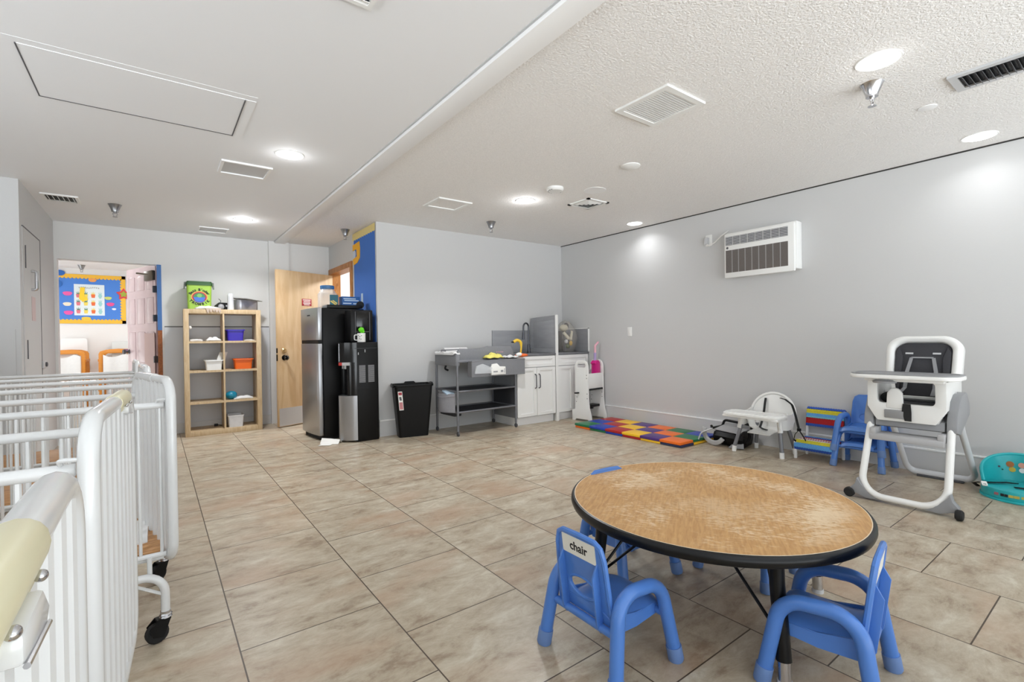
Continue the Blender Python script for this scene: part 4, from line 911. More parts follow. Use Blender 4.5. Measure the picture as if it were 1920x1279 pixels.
b = MB(); b.prism(rrect(-0.30, -0.075, -0.262, 0.262, 0.075, 7), 0.362, 0.386, 'Z', bev=0.007); b.prism(rrect(-0.285, -0.09, -0.245, 0.245, 0.06, 7), 0.386, 0.392, 'Z', holes=[list(reversed(rrect(-0.275, -0.10, -0.235, 0.235, 0.055, 7)))]); b.box(-0.29, -0.10, -0.25, 0.25, 0.345, 0.366, bev=0.008); b.build('tray', M_white, o)
for (x0, y0, x1, y1) in ((-0.105, 0.165, -0.13, 0.225), (-0.095, -0.18, -0.095, -0.195), (0.10, 0.12, 0.15, 0.155), (0.12, -0.15, 0.17, -0.19)):
    l = MB().tube([(x0*0.98, y0*0.98, 0.26), (x1, y1, 0.03)], 0.0165, 12).build('leg', mat('tube_grey', (132, 133, 138), 0.35, metal=0.4), o)
    MB().tube([(x0*0.95, y0*0.95, 0.33), (x0+(x1-x0)*0.25, y0+(y1-y0)*0.25, 0.225)], 0.021, 12).build('leg_socket', M_white, l)
    MB().tube([(x1+(x0-x1)*0.1, y1+(y0-y1)*0.1, 0.053), (x1, y1, 0.0)], 0.0195, 12).build('foot', M_white, l)
b = MB()
b.sheet([[(0.165, 0.055+w_, 0.485), (0.165, 0.075+w_, 0.485)] if False else [(x, 0.058, z), (x, 0.078, z)] for x, z, w_ in ((0.168, 0.49, 0), (0.150, 0.44, 0), (0.135, 0.38, 0), (0.11, 0.30, 0), (0.05, 0.222, 0))], 0.004)
b.sheet([[(0.06, 0.06, 0.222), (0.06, 0.08, 0.222)], [(0.03, 0.02, 0.218), (0.01, 0.03, 0.218)], [(0.0, -0.03, 0.218), (-0.02, -0.03, 0.218)]], 0.006)
b.build('harness_strap', M_blackm, o)
b = MB()
pth = [(0.165, -0.07, 0.50), (0.10, -0.14, 0.50), (0.06, -0.215, 0.465), (0.03, -0.25, 0.40), (0.0, -0.285, 0.31), (-0.02, -0.305, 0.26)]
b.tube(fillet(pth, 0.05, 4), 0.0095, 8, sx=0.4, sy=1.2)
b.tube(fillet([(-0.02, -0.305, 0.26), (-0.015, -0.335, 0.21), (0.0, -0.35, 0.17)], 0.03), 0.010, 8, sx=0.4, sy=1.2)
b.tube(fillet([(-0.02, -0.305, 0.26), (-0.03, -0.275, 0.22), (-0.02, -0.262, 0.17), (0.0, -0.27, 0.155)], 0.02), 0.008, 8, sx=0.4, sy=1.2)
b.box(-0.03, -0.01, -0.32, -0.29, 0.25, 0.275, bev=0.004); b.build('loose_strap', M_black, o)

# black booster lying on its side beside the mat
o = thing('booster_seat', 'black and grey folding booster seat slumped on the floor by the mat', 'booster seat', (4.63, 2.585, 0), R(8))
b = MB(); b.at((0, 0, 0.012), (R(5), R(-2), 0)); b.prism([(-0.13, 0.0), (0.11, 0.0), (0.14, 0.10), (0.13, 0.135), (-0.13, 0.128), (-0.155, 0.09)], -0.165, 0.13, 'Y', bev=0.02); b.build('base', M_black, o)
b = MB(); b.at((0, 0, 0.012), (R(5), R(-2), 0)); b.box(-0.12, 0.12, -0.12, 0.13, 0.132, 0.146, bev=0.006); b.build('seat_pad', mat('booster_pad', (168, 168, 170), 0.7), o)
b = MB(); b.at((0, 0, 0.012), (R(5), R(-2), 0)); b.tube(fillet([(0.14, -0.13, 0.14), (0.15, -0.14, 0.185), (0.15, 0.14, 0.185), (0.14, 0.15, 0.12), (-0.10, 0.16, 0.14), (-0.14, 0.15, 0.17)], 0.03), 0.013, 8); b.build('back_frame', M_black, o)
b = MB(); pts = [(0.125*cos(R(a)), 0.135+0.125*sin(R(a))) for a in range(160, 331, 10)]; inn = [(0.085*cos(R(a)), 0.135+0.082*sin(R(a))) for a in range(330, 159, -10)]
b.at((-0.175, 0.10, 0.0), (0, 0, R(-8))); b.prism([(-q[0], q[1]) for q in pts+inn], -0.010, 0.012, 'X', bev=0.004); b.build('side_arm', mat('arm_grey', (176, 176, 176), 0.5), o)
b = MB(); b.tube(fillet([(-0.16, 0.12, 0.17), (-0.19, 0.22, 0.12), (-0.20, 0.245, 0.05)], 0.06), 0.014, 8, sx=0.5, sy=1.3); b.build('tray_arm', M_lgrey, o)
b = MB(); b.sheet([[(-0.14, -0.06, 0.03), (-0.14, -0.17, 0.05)], [(-0.20, -0.05, 0.008), (-0.19, -0.19, 0.012)]], 0.005); b.build('pad_flap', mat('flap_grey', (140, 140, 142), 0.8), o)
b = MB(); b.tube(fillet([(-0.13, -0.14, 0.13), (-0.12, -0.18, 0.17), (-0.10, -0.22, 0.13), (-0.11, -0.19, 0.05)], 0.03), 0.012, 8); b.box(-0.14, -0.09, -0.21, -0.16, 0.10, 0.17, bev=0.01); b.build('buckle_strap', M_black, o)

# woven striped toddler chair
o = thing('woven_chair', 'small striped woven chair, yellow, blue and red, on white legs', 'chair', (4.68, 1.80, 0))
MS = [mat('yarn_yellow', (206, 196, 52), 0.9, noise=(90, 0.25)), mat('yarn_sky', (92, 156, 214), 0.9, noise=(90, 0.25)), mat('yarn_red', (166, 26, 30), 0.9, noise=(90, 0.15)), mat('yarn_blue', (44, 82, 172), 0.9, noise=(90, 0.2)), mat('yarn_white', (222, 216, 212), 0.9, noise=(90, 0.08)), mat('yarn_teal', (110, 176, 190), 0.9, noise=(90, 0.2))]
def band(mb, path, i0, i1, y0, y1, mi, th=0.013):
    n = 30
    mb.sheet([[(path[k][0], y0+(y1-y0)*j/n, path[k][1]+0.0016*((j % 2)*2-1)) for j in range(n+1)] for k in range(i0, i1+1)], th, mi)
b = MB(); sp = [(-0.140, 0.085), (-0.148, 0.105), (-0.148, 0.122), (-0.138, 0.140), (-0.122, 0.152), (-0.10, 0.158), (-0.06, 0.158), (-0.03, 0.157), (0.0, 0.157), (0.03, 0.158), (0.06, 0.159), (0.09, 0.16)]
for i0, i1, c in ((0, 1, 3), (1, 3, 1), (3, 5, 0), (5, 6, 4), (6, 7, 2), (7, 8, 4), (8, 9, 2), (9, 10, 3), (10, 11, 1)): band(b, sp, i0, i1, -0.15, 0.15, c)
b.build('woven_seat', MS, o)
b = MB(); bp = [(0.098, 0.262), (0.100, 0.285), (0.104, 0.305), (0.108, 0.335), (0.112, 0.348), (0.117, 0.375), (0.121, 0.395), (0.126, 0.408), (0.136, 0.420), (0.150, 0.41)]
for i0, i1, c in ((0, 1, 3), (1, 3, 2), (3, 4, 5), (4, 5, 1), (5, 6, 0), (6, 7, 0), (7, 9, 3)): band(b, bp, i0, i1, -0.15, 0.15, c, 0.02)
b.build('woven_back', MS, o)
for s in (1, -1):
    MB().box(-0.145, -0.123, s*0.145-0.011, s*0.145+0.011, 0.0, 0.15, bev=0.003).build('front_leg', M_trim, o)
    b = MB(); b.prism([(0.085, 0.0), (0.107, 0.0), (0.115, 0.20), (0.150, 0.41), (0.128, 0.41), (0.092, 0.20)], s*0.145-0.010, s*0.145+0.010, 'Y', bev=0.003); b.build('back_post', M_trim, o)
b = MB()
for s in (1, -1): b.box(-0.13, 0.10, s*0.145-0.009, s*0.145+0.009, 0.115, 0.137)
b.build('seat_rail', M_trim, o)

# teal booster seat at the picture edge
o = thing('booster_seat', 'teal plastic booster seat with black straps beside the high chair', 'booster seat', (4.55, 0.575, 0))
M_teal = mat('teal_plastic', (34, 170, 176), 0.35)
b = MB(); by = [(-0.165+0.02*abs(t), y) for t, y in ()]
base = [(0.14, -0.165), (0.14, 0.165), (0.0, 0.178)]+[(-0.19*cos(R(a))*1.0-0.0, 0.178*sin(R(a))) for a in range(70, -71, -10)]+[(0.0, -0.178)]
b.prism(base, 0.008, 0.075, 'Z', bev=0.012); b.prism([(x*1.05, y*1.04) for x, y in base], 0.0, 0.014, 'Z', bev=0.004); b.build('seat_base', M_teal, o)
g = []
for i in range(25):
    a = R(-118+236*i/24); ca = cos(a); h = 0.09+0.165*max(0, (ca+0.47)/1.47)**0.55
    g.append([(0.01+0.145*ca*(1.0+0.14*t), 0.165*sin(a)*(1+0.06*t), 0.05+(h-0.05)*t) for t in (0, 0.3, 0.6, 0.85, 1.0)])
b = MB(); b.sheet(g, 0.014); b.tube([r_[-1] for r_ in g], 0.010, 8); b.build('back_wall', M_teal, o)
b = MB()
for dy_, z, c, r in ((0.055, 0.185, 0, 0.020), (0.045, 0.150, 1, 0.017), (0.0, 0.185, 2, 0.018), (-0.002, 0.150, 3, 0.016), (-0.06, 0.19, 4, 0.02), (0.105, 0.165, 5, 0.006), (0.09, 0.145, 6, 0.005)):
    xx = 0.01+0.145*1.09*math.sqrt(max(0, 1-(dy_/0.172)**2))-0.0125
    b.lathe([(0, 0), (r, 0), (r, -0.001), (0, -0.001)], (xx-0.004, dy_, z), 18, 'X', c)
b.build('decal', [mat('dec_brown', (182, 112, 62), 0.5), mat('dec_yellow', (206, 176, 70), 0.5), mat('dec_peach', (222, 160, 140), 0.5), M_white, mat('dec_navy', (40, 60, 90), 0.5), mat('dec_wine', (90, 70, 84), 0.5), mat('dec_green', (20, 104, 96), 0.5)], o, 0)
b = MB()
for i, (y, w_, c) in enumerate(((0.075, 0.012, 0), (0.048, 0.008, 1), (0.03, 0.008, 1), (0.008, 0.011, 2), (-0.018, 0.013, 2), (-0.05, 0.012, 2))):
    xx = -0.19*math.sqrt(max(0, 1-(y/0.178)**2))-0.0015
    b.box(xx-0.002, xx+0.004, y-w_, y+w_, 0.036, 0.052, c)
b.build('front_mark', [mat('dec_wine2', (150, 96, 104), 0.5), M_ink, mat('dec_gold', (188, 176, 84), 0.5)], o, 0)
b = MB(); b.sheet([[(-0.09, 0.150, 0.082), (-0.065, 0.156, 0.082)], [(-0.06, 0.10, 0.085), (-0.04, 0.11, 0.085)], [(-0.02, 0.05, 0.088), (0.0, 0.055, 0.09)], [(0.02, 0.0, 0.086), (0.03, 0.0, 0.086)]], 0.005)
b.sheet([[(-0.09, 0.0, 0.082), (-0.075, 0.01, 0.082)], [(-0.09, -0.04, 0.084), (-0.065, -0.035, 0.084)], [(-0.10, -0.10, 0.082), (-0.08, -0.10, 0.082)]], 0.005)
b.tube([(-0.05, 0.182, 0.07), (0.0, 0.215, 0.05), (0.05, 0.20, 0.02)], 0.009, 8, sx=0.4, sy=1.4); b.build('strap', M_black, o)
b = MB(); b.prism(rrect(-0.02, 0.02, -0.014, 0.014, 0.005), -0.004, 0.004, 'Z', holes=[list(reversed(rrect(-0.014, -0.003, -0.009, 0.009, 0.002)))]); bk_ = b.build('buckle', M_white, o); bk_.location = (-0.115, 0.142, 0.082); bk_.rotation_euler = (0, R(-25), R(20))

# folded play mat, two layers of coloured squares
o = thing('play_mat', 'folded foam play mat in rainbow coloured squares', 'mat', (4.09, 2.80, 0))
PC = {'g': (30, 112, 72), 'b': (30, 62, 168), 'r': (172, 28, 32), 'y': (240, 190, 40), 'p': (78, 46, 122), 'o': (238, 112, 28), 'd': (40, 48, 84)}
KEYS = list(PC); PM = [mat('vinyl_'+k, PC[k], 0.4) for k in KEYS]
def pad(name, z0, z1, rows, x0=0.0, y0=0.0):
    b = MB(); nx, ny = len(rows), len(rows[0]); sx, sy = 0.655/nx, 1.47/ny
    for i in range(nx):
        for j in range(ny): b.box(x0+i*sx, x0+(i+1)*sx, y0+j*sy, y0+(j+1)*sy, z0, z1, KEYS.index(rows[i][j]), bev=0.007)
    return b.build(name, PM, o)
# each row runs from the near end (y small) to the far end
pad('lower_pad', 0.0, 0.026, ['dyrbgo', 'ydrygb', 'yordyg'], 0.006, -0.004)
pad('upper_pad', 0.026, 0.054, ['opyrbg', 'gopyrb', 'bgopyr'])
# ================================================================ BACK WALL: FRIDGE, DISPENSER, BIN
fr = math.atan2(0.05, 0.545)
o = thing('refrigerator', 'silver and black two door refrigerator beside the open birch door', 'refrigerator', (1.435, 5.485, 0), fr)
# local: x depth (0 front .. 0.55 back), y width 0..0.55
FW, FH = 0.55, 1.462
MB().box(0.05, 0.53, 0.0, FW, 0.035, FH-0.006, bev=0.006).build('cabinet', M_black, o)
def fdoor(z0, z1, nm):
    g = [(0.05-0.05-0.018*sin(pi*k/10), FW*k/10) for k in range(11)]
    b = MB(); b.prism([(0.045, 0.002), (0.045, FW-0.002)]+[(x, min(max(y, 0.004), FW-0.004)) for x, y in reversed(g)], z0, z1, 'Z', bev=0.005); return b.build(nm, M_steel, o)
fdoor(1.105, FH, 'freezer_door'); fd = fdoor(0.055, 1.065, 'fridge_door')
MB().box(0.004, 0.05, 0.01, FW-0.01, 1.066, 1.104).build('handle_gap', M_black, o)
MB().box(0.03, 0.5, 0.02, FW-0.02, 0.0, 0.04).build('plinth', M_blackm, o)
b = MB(); b.box(-0.0192, -0.016, 0.20, 0.28, 1.375, 1.388); b.build('badge', M_ink, o)
# things on the fridge
T = o.matrix_basis
def onf(x, y, z=FH): return T @ Vector((x, y, z))
o = thing('plastic_jug', 'clear plastic snack jug with blue screw lid on the fridge', 'jug', onf(0.155, 0.125))
o.scale = (1.22, 1.22, 1.05)
b = MB(); b.prism(rrect(-0.075, 0.075, -0.075, 0.075, 0.035), 0, 0.16, 'Z', bev=0.006); b.lathe([(0.078, 0.155), (0.070, 0.18), (0.058, 0.20), (0.055, 0.212), (0, 0.212)], (0, 0, 0), 24); b.build('body', M_clear, o)
MB().lathe([(0.06, 0.205), (0.062, 0.21), (0.062, 0.238), (0.056, 0.243), (0, 0.243)], (0, 0, 0), 28).build('lid', mat('lid_blue', (62, 112, 164), 0.4), o)
lb = MB().box(0.0, 0.0765, -0.0768, -0.0752, 0.03, 0.14).build('label', mat('label_teal', (30, 98, 116), 0.5), o)
b = MB(); b.at((0.03, -0.0772, 0.055), (0, R(40), 0)); b.box(-0.03, 0.035, -0.0008, 0.0008, -0.007, 0.007); b.box(-0.02, 0.03, -0.0008, 0.0008, 0.012, 0.022); b.build('label_picture', mat('straw_yellow', (226, 204, 110), 0.6), lb)
o = tag(MB().box(-0.21, 0.18, -0.10, 0.12, 0, 0.035, bev=0.003).build('black_tray', M_black), 'flat black tray under the blue box on the fridge', 'tray'); o.location = onf(0.33, 0.09); o.rotation_euler = (0, 0, 0)
o = thing('blue_box', 'blue printed cardboard box on the black tray, fridge top', 'box', onf(0.40, 0.09, FH+0.036))
MB().box(-0.105, 0.10, -0.06, 0.06, 0, 0.10, bev=0.002).build('carton', mat('carton_blue', (34, 92, 158), 0.55), o)
b = MB()
for i, (x0, x1, z) in enumerate(((-0.09, 0.05, 0.075), (-0.08, 0.085, 0.055), (-0.095, 0.0, 0.022), (0.02, 0.085, 0.02))): b.box(x0, x1, -0.061, -0.06, z-0.006, z+0.006)
b.build('lettering', mat('print_pale', (186, 206, 226), 0.6), o)
b = MB(); b.tube([(0, 0, 0), (0.0, 0.10, 0.0)], 0.042, 20); q = b.build('black_cup', M_blackm); q.location = onf(0.49, 0.0, FH+0.043); tag(q, 'round black cup lying on its side by the blue strip', 'cup')
# water dispenser
o = thing('water_dispenser', 'black water dispenser with brushed steel lower front', 'water dispenser', (1.685, 5.165, 0), R(2))
DW, DD, DH = 0.285, 0.315, 1.075   # x depth 0.3, y width
MB().box(0.06, 0.30, 0.0, DW, 0.0, DH, bev=0.006).build('body', M_black, o)
b = MB(); cv = [(0.05-0.14*sin(pi*k/16)**0.8, 0.002+(DW-0.004)*k/16) for k in range(17)]
b.prism([(0.075, 0.002), (0.075, DW-0.002)]+list(reversed(cv)), 0.02, 0.50, 'Z'); b.build('steel_panel', M_steel, o)
b = MB(); b.prism([(0.075, 0.002), (0.075, DW-0.002)]+list(reversed(cv)), 0.86, DH-0.003, 'Z'); b.prism([(0.075, 0.002), (0.075, 0.05)]+[(c[0]+0.012, c[1]) for c in reversed(cv[:4])], 0.5, 0.87, 'Z'); b.prism([(0.075, DW-0.05), (0.075, DW-0.002)]+[(c[0]+0.012, c[1]) for c in reversed(cv[-4:])], 0.5, 0.87, 'Z'); b.box(-0.01, 0.07, 0.03, DW-0.03, 0.5, 0.86); b.build('tap_hood', M_blackg, o)
b = MB(); b.at((-0.045, 0.06, 0), (0, 0, R(38))); b.box(-0.012, 0.012, -0.05, 0.03, 0.828, 0.86); b.build('tap_panel', M_lgrey, o)
MB().at((-0.045, 0.06, 0), (0, 0, R(38))).box(-0.013, 0.012, 0.03, 0.07, 0.828, 0.86).build('hot_button', mat('hot_red', (190, 60, 56), 0.4), o)
b = MB()
for y in (0.06, 0.10, 0.15): b.cyl((-0.04, y, 0.86), (-0.04, y, 0.79), 0.007, 10)
b.build('tap', M_lgrey, o)
MB().box(-0.088, -0.04, 0.12, 0.127, 0.87, 1.06).build('chrome_strip', M_chrome, o)
b = MB()
for x0 in (0.085, 0.185):
    for i in range(18): z = 0.64+0.0105*i; b.box(x0, x0+0.07, -0.0015, 0.001, z, z+0.0055)
b.build('side_grille', M_grey, o)
b = MB(); b.box(0.04, 0.298, -0.004, 0.002, 1.005, 1.012); b.box(0.04, 0.298, -0.003, 0.002, 0.56, 0.564); b.build('seam', M_blackg, o)
b = MB(); b.box(0.075, 0.082, -0.0012, 0.001, 0.94, 0.965); b.box(0.15, 0.157, -0.0012, 0.001, 0.965, 0.995); b.build('scratch', M_lgrey, o)
Td = o.matrix_basis
# black appliance on it
o = thing('countertop_appliance', 'glossy black boxy appliance on top of the water dispenser', 'appliance', Td @ Vector((0.04, 0.10, DH+0.001)), R(2))
MB().box(0, 0.25, 0, 0.195, 0, 0.355, bev=0.012).build('housing', M_black, o)
MB().box(0.06, 0.20, -0.006, 0.004, 0.12, 0.325, bev=0.003).build('window', M_blackg, o)
b = MB(); b.box(0.045, 0.052, -0.008, 0.004, 0.02, 0.335); b.box(0.205, 0.212, -0.008, 0.004, 0.02, 0.335); b.box(0.06, 0.20, -0.009, 0.0, 0.112, 0.118); b.build('frame_strip', M_dgrey, o)
# mug with green scrubber
o = thing('mug', 'white mug with dark script on top of the water dispenser', 'mug', Td @ Vector((0.135, 0.05, DH+0.001)), R(-30))
b = MB(); b.lathe([(0.0, 0.0), (0.041, 0.0), (0.043, 0.004), (0.043, 0.098), (0.039, 0.098), (0.039, 0.008), (0.0, 0.006)], (0, 0, 0), 28); b.build('cup', M_white, o)
b = MB(); b.tube(fillet([(-0.041, 0, 0.08), (-0.075, 0, 0.08), (-0.075, 0, 0.022), (-0.041, 0, 0.022)], 0.025), 0.006, 8); b.build('handle', M_white, o)
b = MB()
for (a0, z, l) in ((-130, 0.07, 9), (-105, 0.058, 12), (-80, 0.068, 8), (-110, 0.035, 10), (-88, 0.03, 9)):
    for k in range(4):
        a = R(a0+k*l/4); b.box(0.0432*cos(a)-0.002, 0.0432*cos(a)+0.002, 0.0432*sin(a)-0.002, 0.0432*sin(a)+0.002, z+0.004*(k % 2)-0.002, z+0.004*(k % 2)+0.002)
b.build('script', M_ink, o)
b = MB(); b.ball((0.0, 0.0, 0.135), 0.03, 0.025, 0.028, jit=0.12); b.ball((0.02, 0, 0.115), 0.016); b.tube([(0, 0, 0.01), (0, 0, 0.12)], 0.008); q = b.build('green_brush', mat('neon_green', (104, 218, 30), 0.6)); q.location = Td @ Vector((0.135, 0.05, DH+0.001+0.0)); tag(q, 'bright green sponge brush standing in the white mug', 'brush')
# white booklet leaning on floor between
b = MB(); b.sheet([[(-0.10, -0.045, 0.002), (-0.10, 0.0, 0.055), (-0.10, 0.05, 0.002)], [(0.0, -0.05, 0.002), (0.0, 0.0, 0.05), (0.0, 0.055, 0.002)], [(0.10, -0.05, 0.002), (0.10, 0.0, 0.04), (0.10, 0.05, 0.002)]], 0.002); b.sheet([[(-0.08, -0.05, 0.004), (-0.08, -0.13, 0.004)], [(0.04, -0.05, 0.004), (0.04, -0.12, 0.004)]], 0.002)
q = b.build('paper_booklet', M_paper); q.location = (1.50, 5.30, 0); q.rotation_euler = (0, 0, R(-40)); tag(q, 'folded white booklet on the floor in front of the refrigerator', 'booklet')
# blue paper strip and trimmings on the recess wall
o = thing('paper_display', 'tall blue paper strip pinned to the recess wall above the fridge', 'paper display', (XS-0.003, 5.7, 1.3))
MB().box(-0.004, 0, -0.375, 0.33, -0.5, 1.045).build('blue_sheet', mat('blue_paper', (58, 112, 194), 0.75, noise=(7, 0.05)), o, 0)
b = MB(); n = 22
b.prism([(-0.39, 1.125)]+[(-0.39+0.76*i/n, 1.045-0.012*(i % 2)) for i in range(n+1)]+[(0.37, 1.125)], -0.006, -0.004, 'X'); b.build('border_strip', mat('border_cream', (228, 208, 140), 0.7, noise=(70, 0.25, (1, 12, 1))), o, 0)
b = MB(); b.prism([(0.12, 1.0), (0.36, 0.985), (0.36, 0.915), (0.22, 0.92), (0.21, 0.83), (0.36, 0.81), (0.33, 0.735), (0.20, 0.75), (0.11, 0.80), (0.10, 0.92)], -0.009, -0.004, 'X'); b.build('paper_letter', mat('paper_amber', (240, 178, 40), 0.7), o, 0)
b = MB(); b.lathe([(0, 0), (0.05, 0), (0.05, -0.002), (0, -0.002)], (-0.006, 0.30, 0.865), 20, 'X'); b.build('paper_disc', mat('pale_disc', (196, 206, 220), 0.7), o, 0)
MB().box(-0.008, -0.004, 0.02, 0.08, 0.18, 0.36).build('tag', mat('tag_pale', (176, 200, 222), 0.6), o, 0)
# waste bin
o = thing('waste_bin', 'tapered black plastic waste bin against the grey back wall', 'waste bin', (2.36, 5.12, 0), R(-12))
b = MB(); o0 = rrect(-0.165, 0.165, -0.085, 0.10, 0.03); o1 = rrect(-0.215, 0.215, -0.115, 0.125, 0.035); i1 = rrect(-0.208, 0.208, -0.108, 0.118, 0.03); n = len(o0)
fs = [tuple(reversed(range(n)))]
for a in range(3):
    for i in range(n): j = (i+1) % n; fs.append((a*n+i, a*n+j, (a+1)*n+j, (a+1)*n+i))
i0 = [(x*0.93, y*0.9) for x, y in o0]; fs.append(tuple(range(3*n, 4*n)))
b.add([(x, y, 0) for x, y in o0]+[(x, y, 0.585) for x, y in o1]+[(x, y, 0.585) for x, y in i1]+[(x, y, 0.02) for x, y in i0], fs); b.build('body', M_black, o)
b = MB(); b.prism(rrect(-0.225, 0.225, -0.123, 0.133, 0.04), 0.57, 0.592, 'Z', holes=[list(reversed(i1))], bev=0.003)
for s in (1, -1): b.prism([(s*0.20, 0.592), (s*0.228, 0.605), (s*0.232, 0.56), (s*0.2, 0.56)], -0.05, 0.05, 'Y')
b.prism([(-0.07, 0.59), (0.07, 0.59), (0.05, 0.61), (-0.05, 0.61)], 0.12, 0.134, 'Y'); b.build('rim', M_black, o)
b = MB(); sl = lambda z: -(0.085+0.03*z/0.585)-0.0015; xl = lambda z, t: -(0.165+0.05*z/0.585)+0.012+t
st = MB(); st.add([(xl(0.31, 0.012), sl(0.31), 0.31), (xl(0.31, 0.06), sl(0.31), 0.31), (xl(0.52, 0.06), sl(0.52), 0.52), (xl(0.52, 0.012), sl(0.52), 0.52)], [(0, 1, 2, 3)]); st = st.build('sticker', M_paper, o, 0)
b.add([(xl(0.32, 0.017), sl(0.32)-0.001, 0.32), (xl(0.32, 0.055), sl(0.32)-0.001, 0.32), (xl(0.40, 0.055), sl(0.40)-0.001, 0.40), (xl(0.40, 0.017), sl(0.40)-0.001, 0.40)], [(0, 1, 2, 3)], 0)
b.add([(xl(0.48, 0.017), sl(0.48)-0.001, 0.48), (xl(0.48, 0.055), sl(0.48)-0.001, 0.48), (xl(0.51, 0.055), sl(0.51)-0.001, 0.51), (xl(0.51, 0.017), sl(0.51)-0.001, 0.51)], [(0, 1, 2, 3)], 1)
b.add([(xl(0.42, 0.025), sl(0.42)-0.001, 0.42), (xl(0.42, 0.05), sl(0.42)-0.001, 0.42), (xl(0.46, 0.045), sl(0.46)-0.001, 0.46), (xl(0.46, 0.02), sl(0.46)-0.001, 0.46)], [(0, 1, 2, 3)], 2)
b.build('sticker_print', [mat('print_pink', (196, 130, 134), 0.6), mat('print_red', (160, 50, 62), 0.6), M_dgrey], st, 0)

# ================================================================ CHANGING TABLE
o = thing('changing_table', 'grey wheeled baby changing table with fabric shelves', 'changing table', (2.725, 4.72, 0), R(1.5))
W, D = 0.83, 0.47; M_fr = mat('frame_grey', (120, 121, 126), 0.4, metal=0.3)
for x in (0, W):
    for y in (0, D):
        p = MB().tube([(x, y, 0.055), (x, y, 0.84)], 0.0135, 12).build('post', M_fr, o)
        b = MB(); b.lathe([(0.004, -0.010), (0.022, -0.010), (0.026, -0.006), (0.026, 0.006), (0.022, 0.010), (0.004, 0.010)], (x, y, 0.026), 18, 'X'); b.tube([(x, y, 0.035), (x, y, 0.06)], 0.008, 8); b.build('caster', M_dgrey, p)
for z in (0.50, 0.265):
    b = MB(); rail = fillet([(0, 0, z), (W, 0, z), (W, D, z), (0, D, z)], 0.015, 3, closed=True); b.tube(rail, 0.012, 8, closed=True); sh = b.build('shelf_frame', M_fr, o)
    g = [[(W*i/8, D*j/6, z-0.004-0.028*sin(pi*i/8)*sin(pi*j/6)) for j in range(7)] for i in range(9)]
    MB().sheet(g, 0.005).build('fabric_shelf', M_dfabric, sh)
MB().box(W-0.006, W+0.0, 0.01, D-0.01, 0.265, 0.50).build('end_panel', M_dfabric, o, 0)
b = MB(); b.tube([(0, 0, 0.835), (W, 0, 0.835)], 0.013, 10); b.tube([(0, D, 0.835), (W, D, 0.835)], 0.013, 10); b.tube([(0, 0, 0.835), (0, D, 0.835)], 0.013, 10); b.tube([(W, 0, 0.835), (W, D, 0.835)], 0.013, 10); b.build('top_frame', M_fr, o)
MB().box(0.0, W, 0.0, D, 0.83, 0.855, bev=0.008).build('pad_base', M_fabric, o)
# raised contoured sides
pr = [(0.02, 0.84), (0.80, 0.84), (0.80, 0.955), (0.64, 0.975), (0.52, 0.99), (0.30, 0.992), (0.15, 0.975), (0.08, 0.985), (0.04, 0.965), (0.02, 0.92)]
pr = [(0.015, 0.84), (W-0.01, 0.84), (W-0.005, 0.92), (0.78, 1.0), (0.45, 1.005), (0.38, 0.992), (0.30, 0.975), (0.06, 0.985), (0.03, 0.96), (0.015, 0.92)]
b = MB(); b.prism(pr, 0.02, 0.055, 'Y', bev=0.008); b.build('side_bolster', M_fabric, o)
pr2 = [(0.015, 0.84), (W-0.01, 0.84), (W-0.01, 0.95), (0.62, 0.97), (0.06, 0.97), (0.015, 0.92)]
b = MB(); b.prism(pr2, D-0.05, D-0.015, 'Y', bev=0.008); b.build('side_bolster', M_fabric, o)
b = MB(); b.box(0.06, W-0.03, 0.055, D-0.05, 0.855, 0.90, bev=0.02); b.build('changing_pad', M_fabric, o)
b = MB(); g = [[(0.09+0.32*i/8, D-0.19+0.19*j/5, 0.905+0.105*(j/5)**1.5) for j in range(6)] for i in range(9)]; b.sheet(g, 0.006); q = b.build('muslin_cloth', M_cloth); q.location = (2.725, 4.72, -0.022); tag(q, 'white muslin along the back edge of the changing table', 'cloth')
b = MB()
for x in (0.56, 0.59, 0.62, 0.645): b.box(x, x+0.017, 0.0185, 0.02, 0.925, 0.937)
b.build('brand_mark', mat('mark_pink', (190, 150, 162), 0.6), o)
# left end tray
b = MB(); b.prism(rrect(-0.02, 0.03, -0.01, D+0.01, 0.015), 0.79, 0.92, 'Z', bev=0.006); b.build('end_tray', M_fabric, o)
b = MB(); b.tube(fillet([(0.0, 0.24, 0.80), (-0.02, 0.24, 0.75), (0.0, 0.20, 0.735)], 0.02), 0.012, 8); b.build('tray_hook', M_black, o)
g = [[(-0.04+0.085*i/6, D*0.02+D*0.95*j/9, 0.932+0.010*sin(j*1.4+i)) for j in range(10)] for i in range(7)]
b = MB(); b.sheet(g, 0.018); b.sheet([[(-0.038, D*0.05+D*0.9*j/6, 0.936-0.022*i) for j in range(7)] for i in range(2)], 0.008); q = b.build('folded_towel', M_cloth); q.location = (2.725, 4.72, 0); tag(q, 'folded white towel on the changing table end by the waste bin', 'towel')
